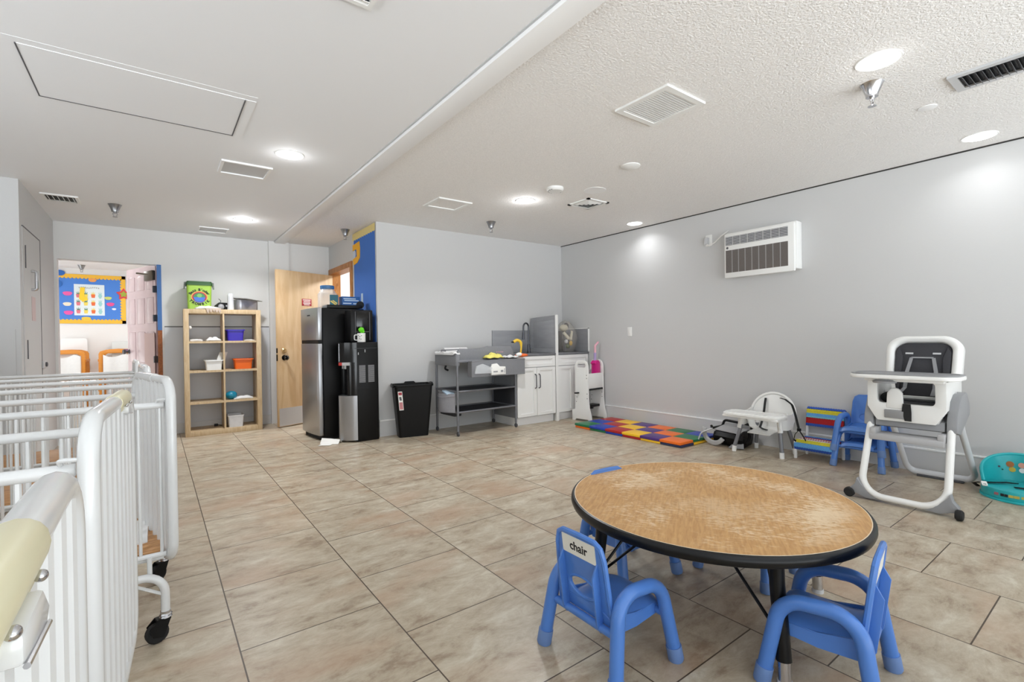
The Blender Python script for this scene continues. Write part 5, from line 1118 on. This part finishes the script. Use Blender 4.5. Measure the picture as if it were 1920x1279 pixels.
# hanging pockets
b = MB()
b.sheet([[(x, -0.085-0.035*sin(pi*(x-0.14)/0.77)*0.4, z) for z in (0.665, 0.70, 0.78, 0.838)] for x in [0.14+0.77*k/10 for k in range(11)]], 0.006)
b.sheet([[(0.14, -0.085+0.085*j, z) for z in (0.665, 0.70, 0.78, 0.838)] for j in range(2)], 0.006); b.sheet([[(0.91, -0.085+0.085*j, z) for z in (0.665, 0.70, 0.78, 0.838)] for j in range(2)], 0.006)
b.box(0.14, 0.91, -0.09, 0.0, 0.660, 0.668); b.tube([(0.14, -0.085, 0.838), (0.52, -0.10, 0.842), (0.91, -0.085, 0.838)], 0.007, 8); b.tube([(0.14, -0.085, 0.663), (0.52, -0.10, 0.663), (0.91, -0.085, 0.663)], 0.006, 8)
b.build('front_pocket', M_fabric, o)
b = MB(); g = [[(-0.015-0.085*sin(pi*j/8), 0.03+0.37*j/8, z) for j in range(9)] for z in (0.27, 0.34, 0.42, 0.475)]; b.sheet(g, 0.006); b.prism([(-0.015-0.085*sin(pi*j/8), 0.03+0.37*j/8) for j in range(9)], 0.262, 0.272, 'Z'); b.tube([(-0.018-0.085*sin(pi*j/8), 0.03+0.37*j/8, 0.452-0.02*sin(pi*j/8)) for j in range(9)], 0.006, 8); b.build('side_hamper', mat('hamper_grey', (150, 150, 156), 0.9, noise=(60, 0.1)), o)
MB().box(0.0, 0.10, 0.08, 0.4, 0.21, 0.262, bev=0.01).build('base_bag', M_dfabric, o)
q = MB().box(-0.09, 0.07, -0.05, 0.05, 0.0, 0.02, bev=0.008).build('blue_wipe', mat('pale_blue', (186, 208, 226), 0.7)); q.location = (2.70, 4.90, 0.476); q.rotation_euler = (0, R(-8), R(80)); tag(q, 'pale blue cloth showing at the hamper top', 'cloth')
# what lies on and in it
q = MB(); q.prism([(-0.12, 0.0), (0.10, -0.005), (0.12, 0.06), (-0.02, 0.11), (-0.10, 0.085)], -0.013, 0.013, 'Y', bev=0.005); q = q.build('plastic_bag', M_clear); q.location = (3.0, 4.598, 0.70); tag(q, 'clear plastic bag stuffed into the grey front pocket', 'bag')
o = thing('wipes_box', 'white printed wipes box hanging on the front pocket', 'box', (3.20, 4.600, 0.675), R(1.5))
b = MB(); b.prism([(-0.10, 0.0), (0.105, 0.0), (0.10, 0.09), (0.02, 0.095), (-0.02, 0.13), (-0.085, 0.125), (-0.11, 0.08)], -0.012, 0.012, 'Y', bev=0.003); b.build('carton', M_paper, o)
b = MB(); b.box(-0.075, -0.015, -0.0135, -0.012, 0.03, 0.045); b.box(0.03, 0.065, -0.0135, -0.012, 0.028, 0.052); b.box(0.08, 0.088, -0.0135, -0.012, 0.02, 0.07); b.build('print', M_grey, o)
def drape(name, label, m, x, y, z, sx, sy, h, seed):
    rnd = random.Random(seed); p = [rnd.uniform(0, 6) for _ in range(4)]
    g = [[(u*sx, v*sy, h*max(0, (1-abs(u)**4)*(1-abs(v)**2))*(0.5+0.55*abs(sin(3.3*u+p[0])*cos(2.5*v+p[1])))+0.005*sin(7*u+p[2])) for v in [j/7*2-1 for j in range(8)]] for u in [i/11*2-1 for i in range(12)]]
    q = MB().sheet(g, 0.01).build(name, m); q.location = (x, y, z); return tag(q, label, 'cloth')
M_yel = mat('yellow_cloth', (222, 212, 112), 0.85, noise=(30, 0.12))
drape('yellow_cloth', 'crumpled pale yellow cloth on the changing table edge', M_yel, 3.20, 4.70, 0.868, 0.115, 0.05, 0.07, 6)
drape('white_cloth', 'flat white cloth between the yellow cloth and orange toy', M_cloth, 3.44, 4.70, 0.868, 0.10, 0.045, 0.02, 8)
o = thing('duck_toy', 'orange and white toy with curved yellow neck on the changing table', 'toy', (3.60, 4.70, 0.862), R(-15))
b = MB(); b.ball((0.02, 0, 0.022), 0.085, 0.05, 0.022); b.build('body', mat('toy_orange', (240, 112, 50), 0.5), o)
b = MB(); b.ball((-0.025, -0.03, 0.034), 0.04, 0.028, 0.024); b.build('white_patch', M_white, o)
b = MB(); b.tube(fillet([(0.02, 0.03, 0.03), (0.03, 0.03, 0.12), (0.025, 0.03, 0.19), (-0.03, 0.03, 0.21), (-0.07, 0.03, 0.185)], 0.04, 5), lambda t: 0.011 if t < 0.35 else 0.018, 10); b.build('neck', mat('toy_yellow', (230, 190, 46), 0.45), o)
b = MB(); b.ball((-0.075, 0.03, 0.185), 0.03, 0.012, 0.009); b.build('beak', M_black, o)

# ================================================================ SINK CABINETS
def cab(name, label, x0, x1, doors, handles):
    o = thing(name, label, 'cabinet', (x0, 4.745, 0)); w = x1-x0
    MB().box(0, w, 0.02, 0.525, 0.10, 0.868).build('carcass', M_grey, o, 0)  # coloured grey to put shade into the gaps between the white fronts
    MB().box(0.0, w, 0.055, 0.52, 0, 0.10).build('toe_kick', M_trim, o, 0)
    def front(xa, xb, za, zb, nm):
        fr_ = 0.05
        b = MB(); b.prism([(xa, za), (xb, za), (xb, zb), (xa, zb)], 0.0, 0.02, 'Y', holes=[[(xa+fr_, za+fr_*0.75), (xa+fr_, zb-fr_*0.75), (xb-fr_, zb-fr_*0.75), (xb-fr_, za+fr_*0.75)]]); b.box(xa+fr_-0.004, xb-fr_+0.004, 0.014, 0.0195, za+fr_*0.75-0.004, zb-fr_*0.75+0.004); return b.build(nm, M_cab, o, 20)
    front(0.003, w-0.003, 0.725, 0.862, 'drawer_front')
    for i in range(doors):
        xa, xb = w*i/doors+0.003, w*(i+1)/doors-0.003
        d = front(xa, xb, 0.108, 0.718, 'door')
        if handles:
            hx = xb-0.028 if i == 0 else xa+0.028
            b = MB(); b.tube(fillet([(hx, 0.0, 0.635), (hx, -0.03, 0.625), (hx, -0.03, 0.465), (hx, 0.0, 0.455)], 0.02), 0.0065, 10); b.build('pull_handle', M_dgrey, d)
    return o
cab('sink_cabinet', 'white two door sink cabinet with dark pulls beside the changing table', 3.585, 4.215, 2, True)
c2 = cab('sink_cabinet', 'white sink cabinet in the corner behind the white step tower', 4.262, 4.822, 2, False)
M_top = mat('counter_grey', (112, 113, 117), 0.35, noise=(12, 0.2))
q = MB().box(3.58, 4.218, 4.735, 5.272, 0.87, 0.893, bev=0.003).build('worktop', M_top); tag(q, 'dark grey worktop under the gooseneck tap', 'worktop')
q = MB().box(4.262, 4.824, 4.735, 5.272, 0.87, 0.893, bev=0.003).build('worktop', M_top); tag(q, 'dark grey worktop under the plastic bag, corner side', 'worktop')
o = thing('divider_panel', 'tall grey splash panel with white front edge between sink cabinets', 'panel', (4.24, 4.735, 0))
b = MB(); b.box(-0.021, 0.021, 0.0, 0.012, 0, 1.392); b.box(-0.006, 0.021, 0.012, 0.52, 0, 1.375); b.build('white_board', M_cab, o, 0)
b = MB(); b.prism([(0.012, 0.895), (0.535, 0.895), (0.535, 1.30), (0.52, 1.355), (0.49, 1.37), (0.012, 1.388)], -0.020, -0.006, 'X'); pn = b.build('grey_panel', M_marble, o, 0)
b = MB(); b.prism([(0.04, 0.96), (0.46, 0.96), (0.46, 1.30), (0.04, 1.325)], -0.0235, -0.0195, 'X', bev=0.003); b.build('inset_panel', M_marble, pn)
q = MB().box(3.585, 4.21, YB-0.016, YB-0.001, 0.895, 1.20, bev=0.002).build('splashback', M_marble); tag(q, 'grey marbled splashback on the back wall behind the tap', 'splashback')
o = thing('splashback', 'grey marbled splashback edged in white behind the step tower', 'splashback', (XR, 5.0, 0.895))
MB().box(-0.014, -0.001, -0.25, 0.275, 0, 0.315).build('slab', M_marble, o, 0)
b = MB(); b.box(-0.016, -0.001, -0.262, -0.25, 0, 0.325); b.box(-0.016, -0.001, -0.262, 0.275, 0.315, 0.325); b.build('edge_strip', M_white, o, 0)
q = MB().box(4.262, 4.822, YB-0.016, YB-0.001, 0.895, 1.19, bev=0.002).build('splashback', mat('splash_dark', (92, 93, 97), 0.4)); tag(q, 'dark splashback on the back wall behind the plastic bag', 'splashback')
def tap(x, y, label, rz, m):
    o = thing('tap', label, 'tap', (x, y, 0.893), rz)
    MB().lathe([(0.03, 0), (0.03, 0.008), (0.022, 0.014), (0.02, 0.10), (0.014, 0.12), (0, 0.12)], (0, 0, 0), 18).build('base', m, o)
    b = MB(); b.tube(fillet([(0, 0, 0.1), (0, 0, 0.40), (-0.105, 0, 0.40), (-0.112, 0, 0.25)], 0.054, 10), 0.0115, 12); b.build('spout', m, o)
    b = MB(); b.tube([(-0.111, 0, 0.275), (-0.114, 0, 0.18)], lambda t: 0.014+0.004*t, 12); b.build('spray_head', m, o)
    b = MB(); b.tube([(0.02, 0, 0.06), (0.05, -0.02, 0.075)], 0.006); b.build('lever', m, o)
M_gun = mat('gunmetal', (86, 87, 92), 0.28, metal=0.85)
tap(4.08, 5.13, 'dark gooseneck tap standing in front of the grey panel', R(12), M_gun)
o = thing('plastic_bag', 'clear plastic bag bulging with bottles and toys on the corner worktop', 'bag', (4.575, 4.965, 0.894))
rnd = random.Random(12); vs = []; 
b = MB()
prof = [(0.0, 0.0), (0.10, 0.0), (0.14, 0.05), (0.16, 0.13), (0.165, 0.22), (0.14, 0.31), (0.10, 0.37), (0.06, 0.41), (0.0, 0.43)]
b.lathe(prof, (0.02, 0, 0), 22)
b.v = [v+Vector((rnd.uniform(-.012, .012), rnd.uniform(-.012, .012), rnd.uniform(-.01, .01) if v.z > 0.02 else 0)) for v in b.v]
b.build('film', mat('bag_film', (206, 200, 192), 0.2, alpha=0.22), o)
b = MB(); b.tube([(0.0, -0.03, 0.02), (0.0, -0.03, 0.18)], 0.045, 16); b.tube([(0.08, 0.02, 0.02), (0.09, 0.0, 0.26)], 0.03, 12); b.build('dark_bottle', M_dgrey, o)
b = MB(); b.tube([(-0.07, -0.07, 0.27), (0.0, -0.10, 0.18)], 0.022, 12); b.tube([(0.10, -0.05, 0.28), (0.03, -0.10, 0.16)], 0.02, 12); b.ball((0.0, 0.0, 0.33), 0.07, 0.05, 0.05); b.build('cream_bottle', mat('bag_beige', (206, 198, 176), 0.5), o)
b = MB(); b.ball((0.03, -0.105, 0.12), 0.028, 0.02, 0.034); b.build('yellow_toy', mat('bag_yellow', (206, 164, 50), 0.5), o)
b = MB(); b.ball((-0.05, -0.10, 0.145), 0.03, 0.022, 0.028); b.build('pale_toy', M_lgrey, o)
b = MB(); b.ball((-0.02, -0.10, 0.08), 0.04, 0.02, 0.03); b.build('green_toy', mat('bag_green', (66, 84, 40), 0.6), o)
b = MB(); b.ball((0.0, -0.09, 0.27), 0.04, 0.03, 0.038); b.build('slate_toy', mat('bag_slate', (70, 76, 88), 0.5), o)
tap(4.74, 5.14, 'second dark tap half hidden behind the plastic bag', R(190), M_gun)

# white step tower and pink bottle
o = thing('step_tower', 'white wooden toddler step tower with arched sides in the corner', 'step stool', (4.625, 4.545, 0), R(6))
def side(x0, x1):
    pts = [(-0.165, 0.0), (-0.12, 0.0), (-0.10, 0.02), (0.10, 0.02), (0.115, 0.0), (0.155, 0.0), (0.15, 0.09), (0.12, 0.16), (0.12, 0.22), (0.10, 0.70)]
    pts = [(-0.17, 0.0), (-0.13, 0.0), (-0.11, 0.025), (0.09, 0.025), (0.11, 0.0), (0.155, 0.0), (0.155, 0.14), (0.105, 0.15), (0.10, 0.30), (0.10, 0.69)]
    pts += [(0.10-0.075+0.075*cos(R(a)), 0.70+0.095*sin(R(a))) for a in range(0, 91, 15)]+[(-0.045-0.075*sin(R(a)), 0.70+0.095*cos(R(a))) for a in range(0, 91, 15)]
    pts += [(-0.12, 0.69), (-0.12, 0.30), (-0.135, 0.16), (-0.16, 0.08)]
    hole = rrect(-0.075, 0.06, 0.70, 0.75, 0.02)
    b = MB(); b.prism(pts, x0, x1, 'X', holes=[list(reversed(hole))], bev=0.003)
    sl_ = b.build('side_panel', M_cab, o, 25)
    b = MB()
    for y, z in ((-0.095, 0.60), (-0.095, 0.56), (-0.1, 0.36), (-0.1, 0.30), (0.07, 0.31), (0.08, 0.25)): b.lathe([(0, -0.001), (0.006, -0.001), (0.006, 0.001), (0, 0.001)], (x0, y, z), 10, 'X')
    b.build('screw', M_dgrey, sl_)
side(-0.165, -0.148); side(0.15, 0.167)
MB().box(-0.148, 0.15, -0.112, -0.097, 0.425, 0.62, bev=0.002).build('front_board', M_cab, o)
MB().box(-0.148, 0.15, 0.075, 0.09, 0.62, 0.66, bev=0.002).build('back_rail', M_cab, o)
MB().box(-0.148, 0.15, -0.115, 0.085, 0.402, 0.423).build('standing_board', M_blackm, o)
MB().box(-0.148, 0.15, -0.06, 0.06, 0.17, 0.20, bev=0.003).build('lower_bar', M_black, o)
MB().box(-0.23, -0.165, 0.03, 0.06, 0.36, 0.375).build('clamp', M_black, o)
MB().box(-0.148, 0.15, 0.05, 0.145, 0.125, 0.14).build('step_board', M_blackm, o)
o = thing('pink_bottle', 'magenta plastic bottle with curved pale pink spout on the tower', 'bottle', (4.715, 4.50, 0.424), R(8)); o.scale = (1.15, 1.15, 1.0)
M_mag = mat('magenta', (206, 20, 128), 0.4)
o.location.z = 0.425
b = MB(); b.prism([(-0.052, 0.0), (0.05, 0.0), (0.045, 0.20), (0.035, 0.335), (0.01, 0.36), (-0.03, 0.36), (-0.065, 0.325), (-0.06, 0.31), (-0.045, 0.31)], -0.035, 0.035, 'Y', bev=0.010); b.build('body', M_mag, o)
b = MB(); b.tube([(-0.018, 0, 0.355), (-0.013, 0, 0.46)], 0.016, 12); b.build('neck', mat('lavender', (168, 150, 196), 0.4), o)
b = MB(); b.tube(fillet([(-0.013, 0, 0.455), (-0.012, 0, 0.55), (0.05, 0, 0.60)], 0.03), 0.013, 12); b.build('spout', mat('pale_pink', (226, 170, 184), 0.4), o)

# ================================================================ THE ROOM BEYOND THE DOORWAY
BX0, BX1, BZ0, BZ1, BYB = -1.45, -0.412, 1.46, 2.33, YO
o = thing('bulletin_board', 'blue bulletin board with yellow scalloped border beyond the doorway', 'bulletin board', ((BX0+BX1)/2, BYB-0.003, (BZ0+BZ1)/2))
hw, hh = (BX1-BX0)/2, (BZ1-BZ0)/2
MB().box(-hw, hw, -0.012, 0, -hh, hh).build('backing', mat('board_blue', (74, 130, 214), 0.75), o, 0)
b = MB(); e = 0.055
def scal(x0, x1, z0, z1, ax):
    n = int((x1-x0 if ax == 'x' else z1-z0)/0.05)
    b.box(x0, x1, -0.016, -0.012, z0, z1)
    for i in range(n):
        if ax == 'x': c = (x0+(i+0.5)*(x1-x0)/n, z0 if z0 > 0 else z1)
        else: c = (x0 if x0 > 0 else x1, z0+(i+0.5)*(z1-z0)/n)
        b.lathe([(0, -0.0155), (0.024, -0.0155), (0.024, -0.0125), (0, -0.0125)], (c[0], 0, c[1]), 10, 'Y')
scal(-hw, hw, hh-e, hh, 'x'); scal(-hw, hw, -hh, -hh+e, 'x'); scal(hw-e, hw, -hh, hh, 'z'); scal(-hw, -hw+e, -hh, hh, 'z')
b.build('border', mat('border_yellow', (240, 186, 60), 0.7), o, 0)
PX, PZ = -0.915, 1.88
o = thing('poster', 'white poster of potted plants pinned in the middle of the blue board', 'poster', (PX, BYB-0.016, PZ))
MB().box(-0.205, 0.205, -0.004, 0, -0.275, 0.275).build('sheet', mat('poster_white', (222, 232, 236), 0.7), o, 0)
b = MB()
for i, x in enumerate((-0.15, -0.05, 0.05, 0.145)):
    for z in (0.06, -0.08, -0.22):
        pots = (0, 3, 1, 4)[i]
        if i < 3: b.prism([(x-0.03, z+0.04), (x+0.03, z+0.04), (x+0.022, z-0.02), (x-0.022, z-0.02)], -0.0055, -0.004, 'Y', pots)
        for k in (-1, 0, 1): b.prism([(x+k*0.012-0.008, z+0.04), (x+k*0.012+0.008, z+0.04), (x+k*0.024, z+0.085+0.01*(k == 0))], -0.0055, -0.004, 'Y', 2 if i < 2 else (3 if i == 2 else 4))
        if i == 3: b.prism([(x-0.012, z-0.03), (x+0.012, z-0.03), (x+0.03, z+0.02), (x, z+0.06), (x-0.03, z+0.02)], -0.0054, -0.004, 'Y', 4)
for k in range(11): b.box(-0.14+0.026*k, -0.14+0.026*k+0.012, -0.0052, -0.004, 0.205+0.006*sin(k), 0.228+0.006*sin(k), 5)
b.build('plant_picture', [mat('pot_pink', (220, 120, 132), 0.7), mat('pot_orange', (232, 112, 62), 0.7), mat('leaf_green', (60, 124, 92), 0.7), mat('pot_yellow', (232, 208, 96), 0.7), mat('leaf_mint', (156, 206, 206), 0.7), M_grey], o, 0)
b = MB(); b.prism([(-0.03, 0.20), (0.03, 0.20), (0.02, 0.03), (0.06, 0.03), (0.07, -0.02), (0.0, -0.06), (-0.05, 0.0)], -0.012, -0.006, 'Y'); q = b.build('paper_seahorse', mat('cut_yellow', (244, 204, 50), 0.7), None, 0); q.location = (PX-0.09, BYB-0.0215, PZ+0.02); tag(q, 'yellow curved paper cutout hanging over the poster', 'paper cutout')
def cutout(px, pz, c, label, s=1.0, name='paper_cloud'):
    b = MB(); pts = [(0.055*s*cos(R(a))*(1+0.12*sin(R(a*3))), 0.036*s*sin(R(a))*(1+0.1*cos(R(a*2)))) for a in range(0, 360, 20)]
    b.prism(pts, -0.006, 0, 'Y'); b.ball((0.015*s, -0.006, 0.006*s), 0.03*s, 0.004, 0.018*s)
    q = b.build(name, mat('cut_%d_%d_%d' % c, c, 0.7)); q.location = (px, BYB-0.0155, pz); return tag(q, label, 'paper cutout', 'paper cutouts on the bulletin board')
cutout(-0.87, 2.235, (238, 160, 90), 'orange paper fish above the poster')
cutout(-1.205, 1.985, (228, 96, 166), 'pink paper fish between balloon shape and cream fish', 1.1)
cutout(-1.21, 1.80, (236, 226, 206), 'cream paper fish between two pink ones', 1.0)
cutout(-1.195, 1.65, (232, 90, 170), 'pink paper fish below the cream fish', 1.1)
cutout(-0.965, 1.545, (232, 196, 72), 'yellow paper fish below the poster', 1.1)
cutout(-0.66, 1.92, (196, 206, 116), 'lime paper fish beside the red star', 0.9)
cutout(-0.63, 1.81, (226, 84, 152), 'pink paper fish below the lime fish', 1.0)
cutout(-0.58, 1.725, (230, 238, 246), 'small white paper tag below the lime and pink fish', 0.55)
b = MB(); pts = []
for k in range(10): r = 0.115 if k % 2 == 0 else 0.065; a = R(90+36*k); pts.append((r*cos(a), r*sin(a)))
b.prism(pts, -0.008, 0, 'Y', 0); b.prism([(x*0.55, z*0.55) for x, z in pts], -0.012, -0.008, 'Y', 1)
q = b.build('paper_star', [mat('star_red', (212, 66, 74), 0.7), mat('star_lime', (156, 170, 60), 0.7)], None, 0); q.location = (-0.44, BYB-0.018, 2.0); tag(q, 'red paper star with green centre on the board edge', 'paper cutout')
b = MB(); b.prism(ellipse(0, 0.07, 0.07, 0.05, 16), -0.006, 0, 'Y'); b.prism(ellipse(-0.03, -0.12, 0.06, 0.07, 16), -0.006, 0, 'Y'); q = b.build('paper_balloon', mat('cut_blue', (44, 104, 184), 0.7), None, 0); q.location = (-1.30, BYB-0.02, 2.27); tag(q, 'dark blue paper shape over the board corner', 'paper cutout')
# two brown wooden cribs in the other room
M_bw = mat('honey_wood', (206, 132, 44), 0.45, noise=(12, 0.12, (1, 1, 6)))
def wood_crib(label, x, rz):
    o = thing('wooden_crib', label, 'crib', (x, 10.62, 0), rz, 'wooden cribs beyond the doorway')
    w = 0.235
    arch = [(-w, 0.0), (-w+0.05, 0.0), (-w+0.05, 0.90), (-w+0.10, 0.935), (w-0.10, 0.935), (w-0.05, 0.90), (w-0.05, 0.0), (w, 0.0), (w, 0.93), (w-0.02, 0.97), (w-0.10, 0.998), (0, 1.005), (-w+0.10, 0.998), (-w+0.02, 0.97), (-w, 0.93)]
    b = MB(); b.prism(arch, 0.0, 0.03, 'Y', bev=0.004); b.build('headboard', M_bw, o)
    b = MB(); b.prism(arch, 0.62, 0.65, 'Y', bev=0.004); b.build('footboard', M_bw, o)
    b = MB()
    for s in (1, -1): b.box(s*w-0.012, s*w+0.012, 0.02, 0.63, 0.80, 0.84); b.box(s*w-0.012, s*w+0.012, 0.02, 0.63, 0.30, 0.34)
    b.build('side_rail', M_bw, o)
    for s in (1, -1):
        b = MB()
        for i in range(9): b.box(s*w-0.007, s*w+0.007, 0.06+0.065*i, 0.075+0.065*i, 0.34, 0.80)
        b.build('slats', M_bw, o)
    g = [[(-w+0.06+2*(w-0.06)*i/10, -0.012-0.02*sin(i*0.9), z-0.06*abs(sin(i*0.35+0.3))*(z > 0.8)) for z in (0.55, 0.70, 0.82, 0.93)] for i in range(11)]
    q = MB().sheet(g, 0.01).build('crib_sheet', M_cloth); q.location = (x, 10.62, 0); q.rotation_euler = (0, 0, rz); return o, q
o, q = wood_crib('honey wood crib with a purple name card beyond the doorway', -0.52, 0); tag(q, 'white printed sheet on the crib with the name card', 'sheet')
o2, q = wood_crib('honey wood crib cut off by the doorway edge', -1.16, 0); tag(q, 'white printed sheet on the crib cut by the doorway edge', 'sheet')
q = MB().box(-0.42, -0.20, 10.59, 10.605, 0.94, 1.0).build('name_card', mat('card_purple', (120, 84, 116), 0.6)); tag(q, 'purple and white name card on a wooden crib', 'card')
q = MB().prism(rrect(-1.30, -0.95, 0.6, 1.20, 0.04), 11.3, 11.36, 'Y').build('white_headboard', M_trim); tag(q, 'white rounded panel behind the crib cut by the doorway edge', 'panel')
q = MB().box(-0.62, -0.1, 11.3, 11.36, 0.6, 1.13, bev=0.01).build('white_headboard', mat('pale_panel', (216, 220, 218), 0.6)); tag(q, 'pale panel standing behind the crib with the name card', 'panel')
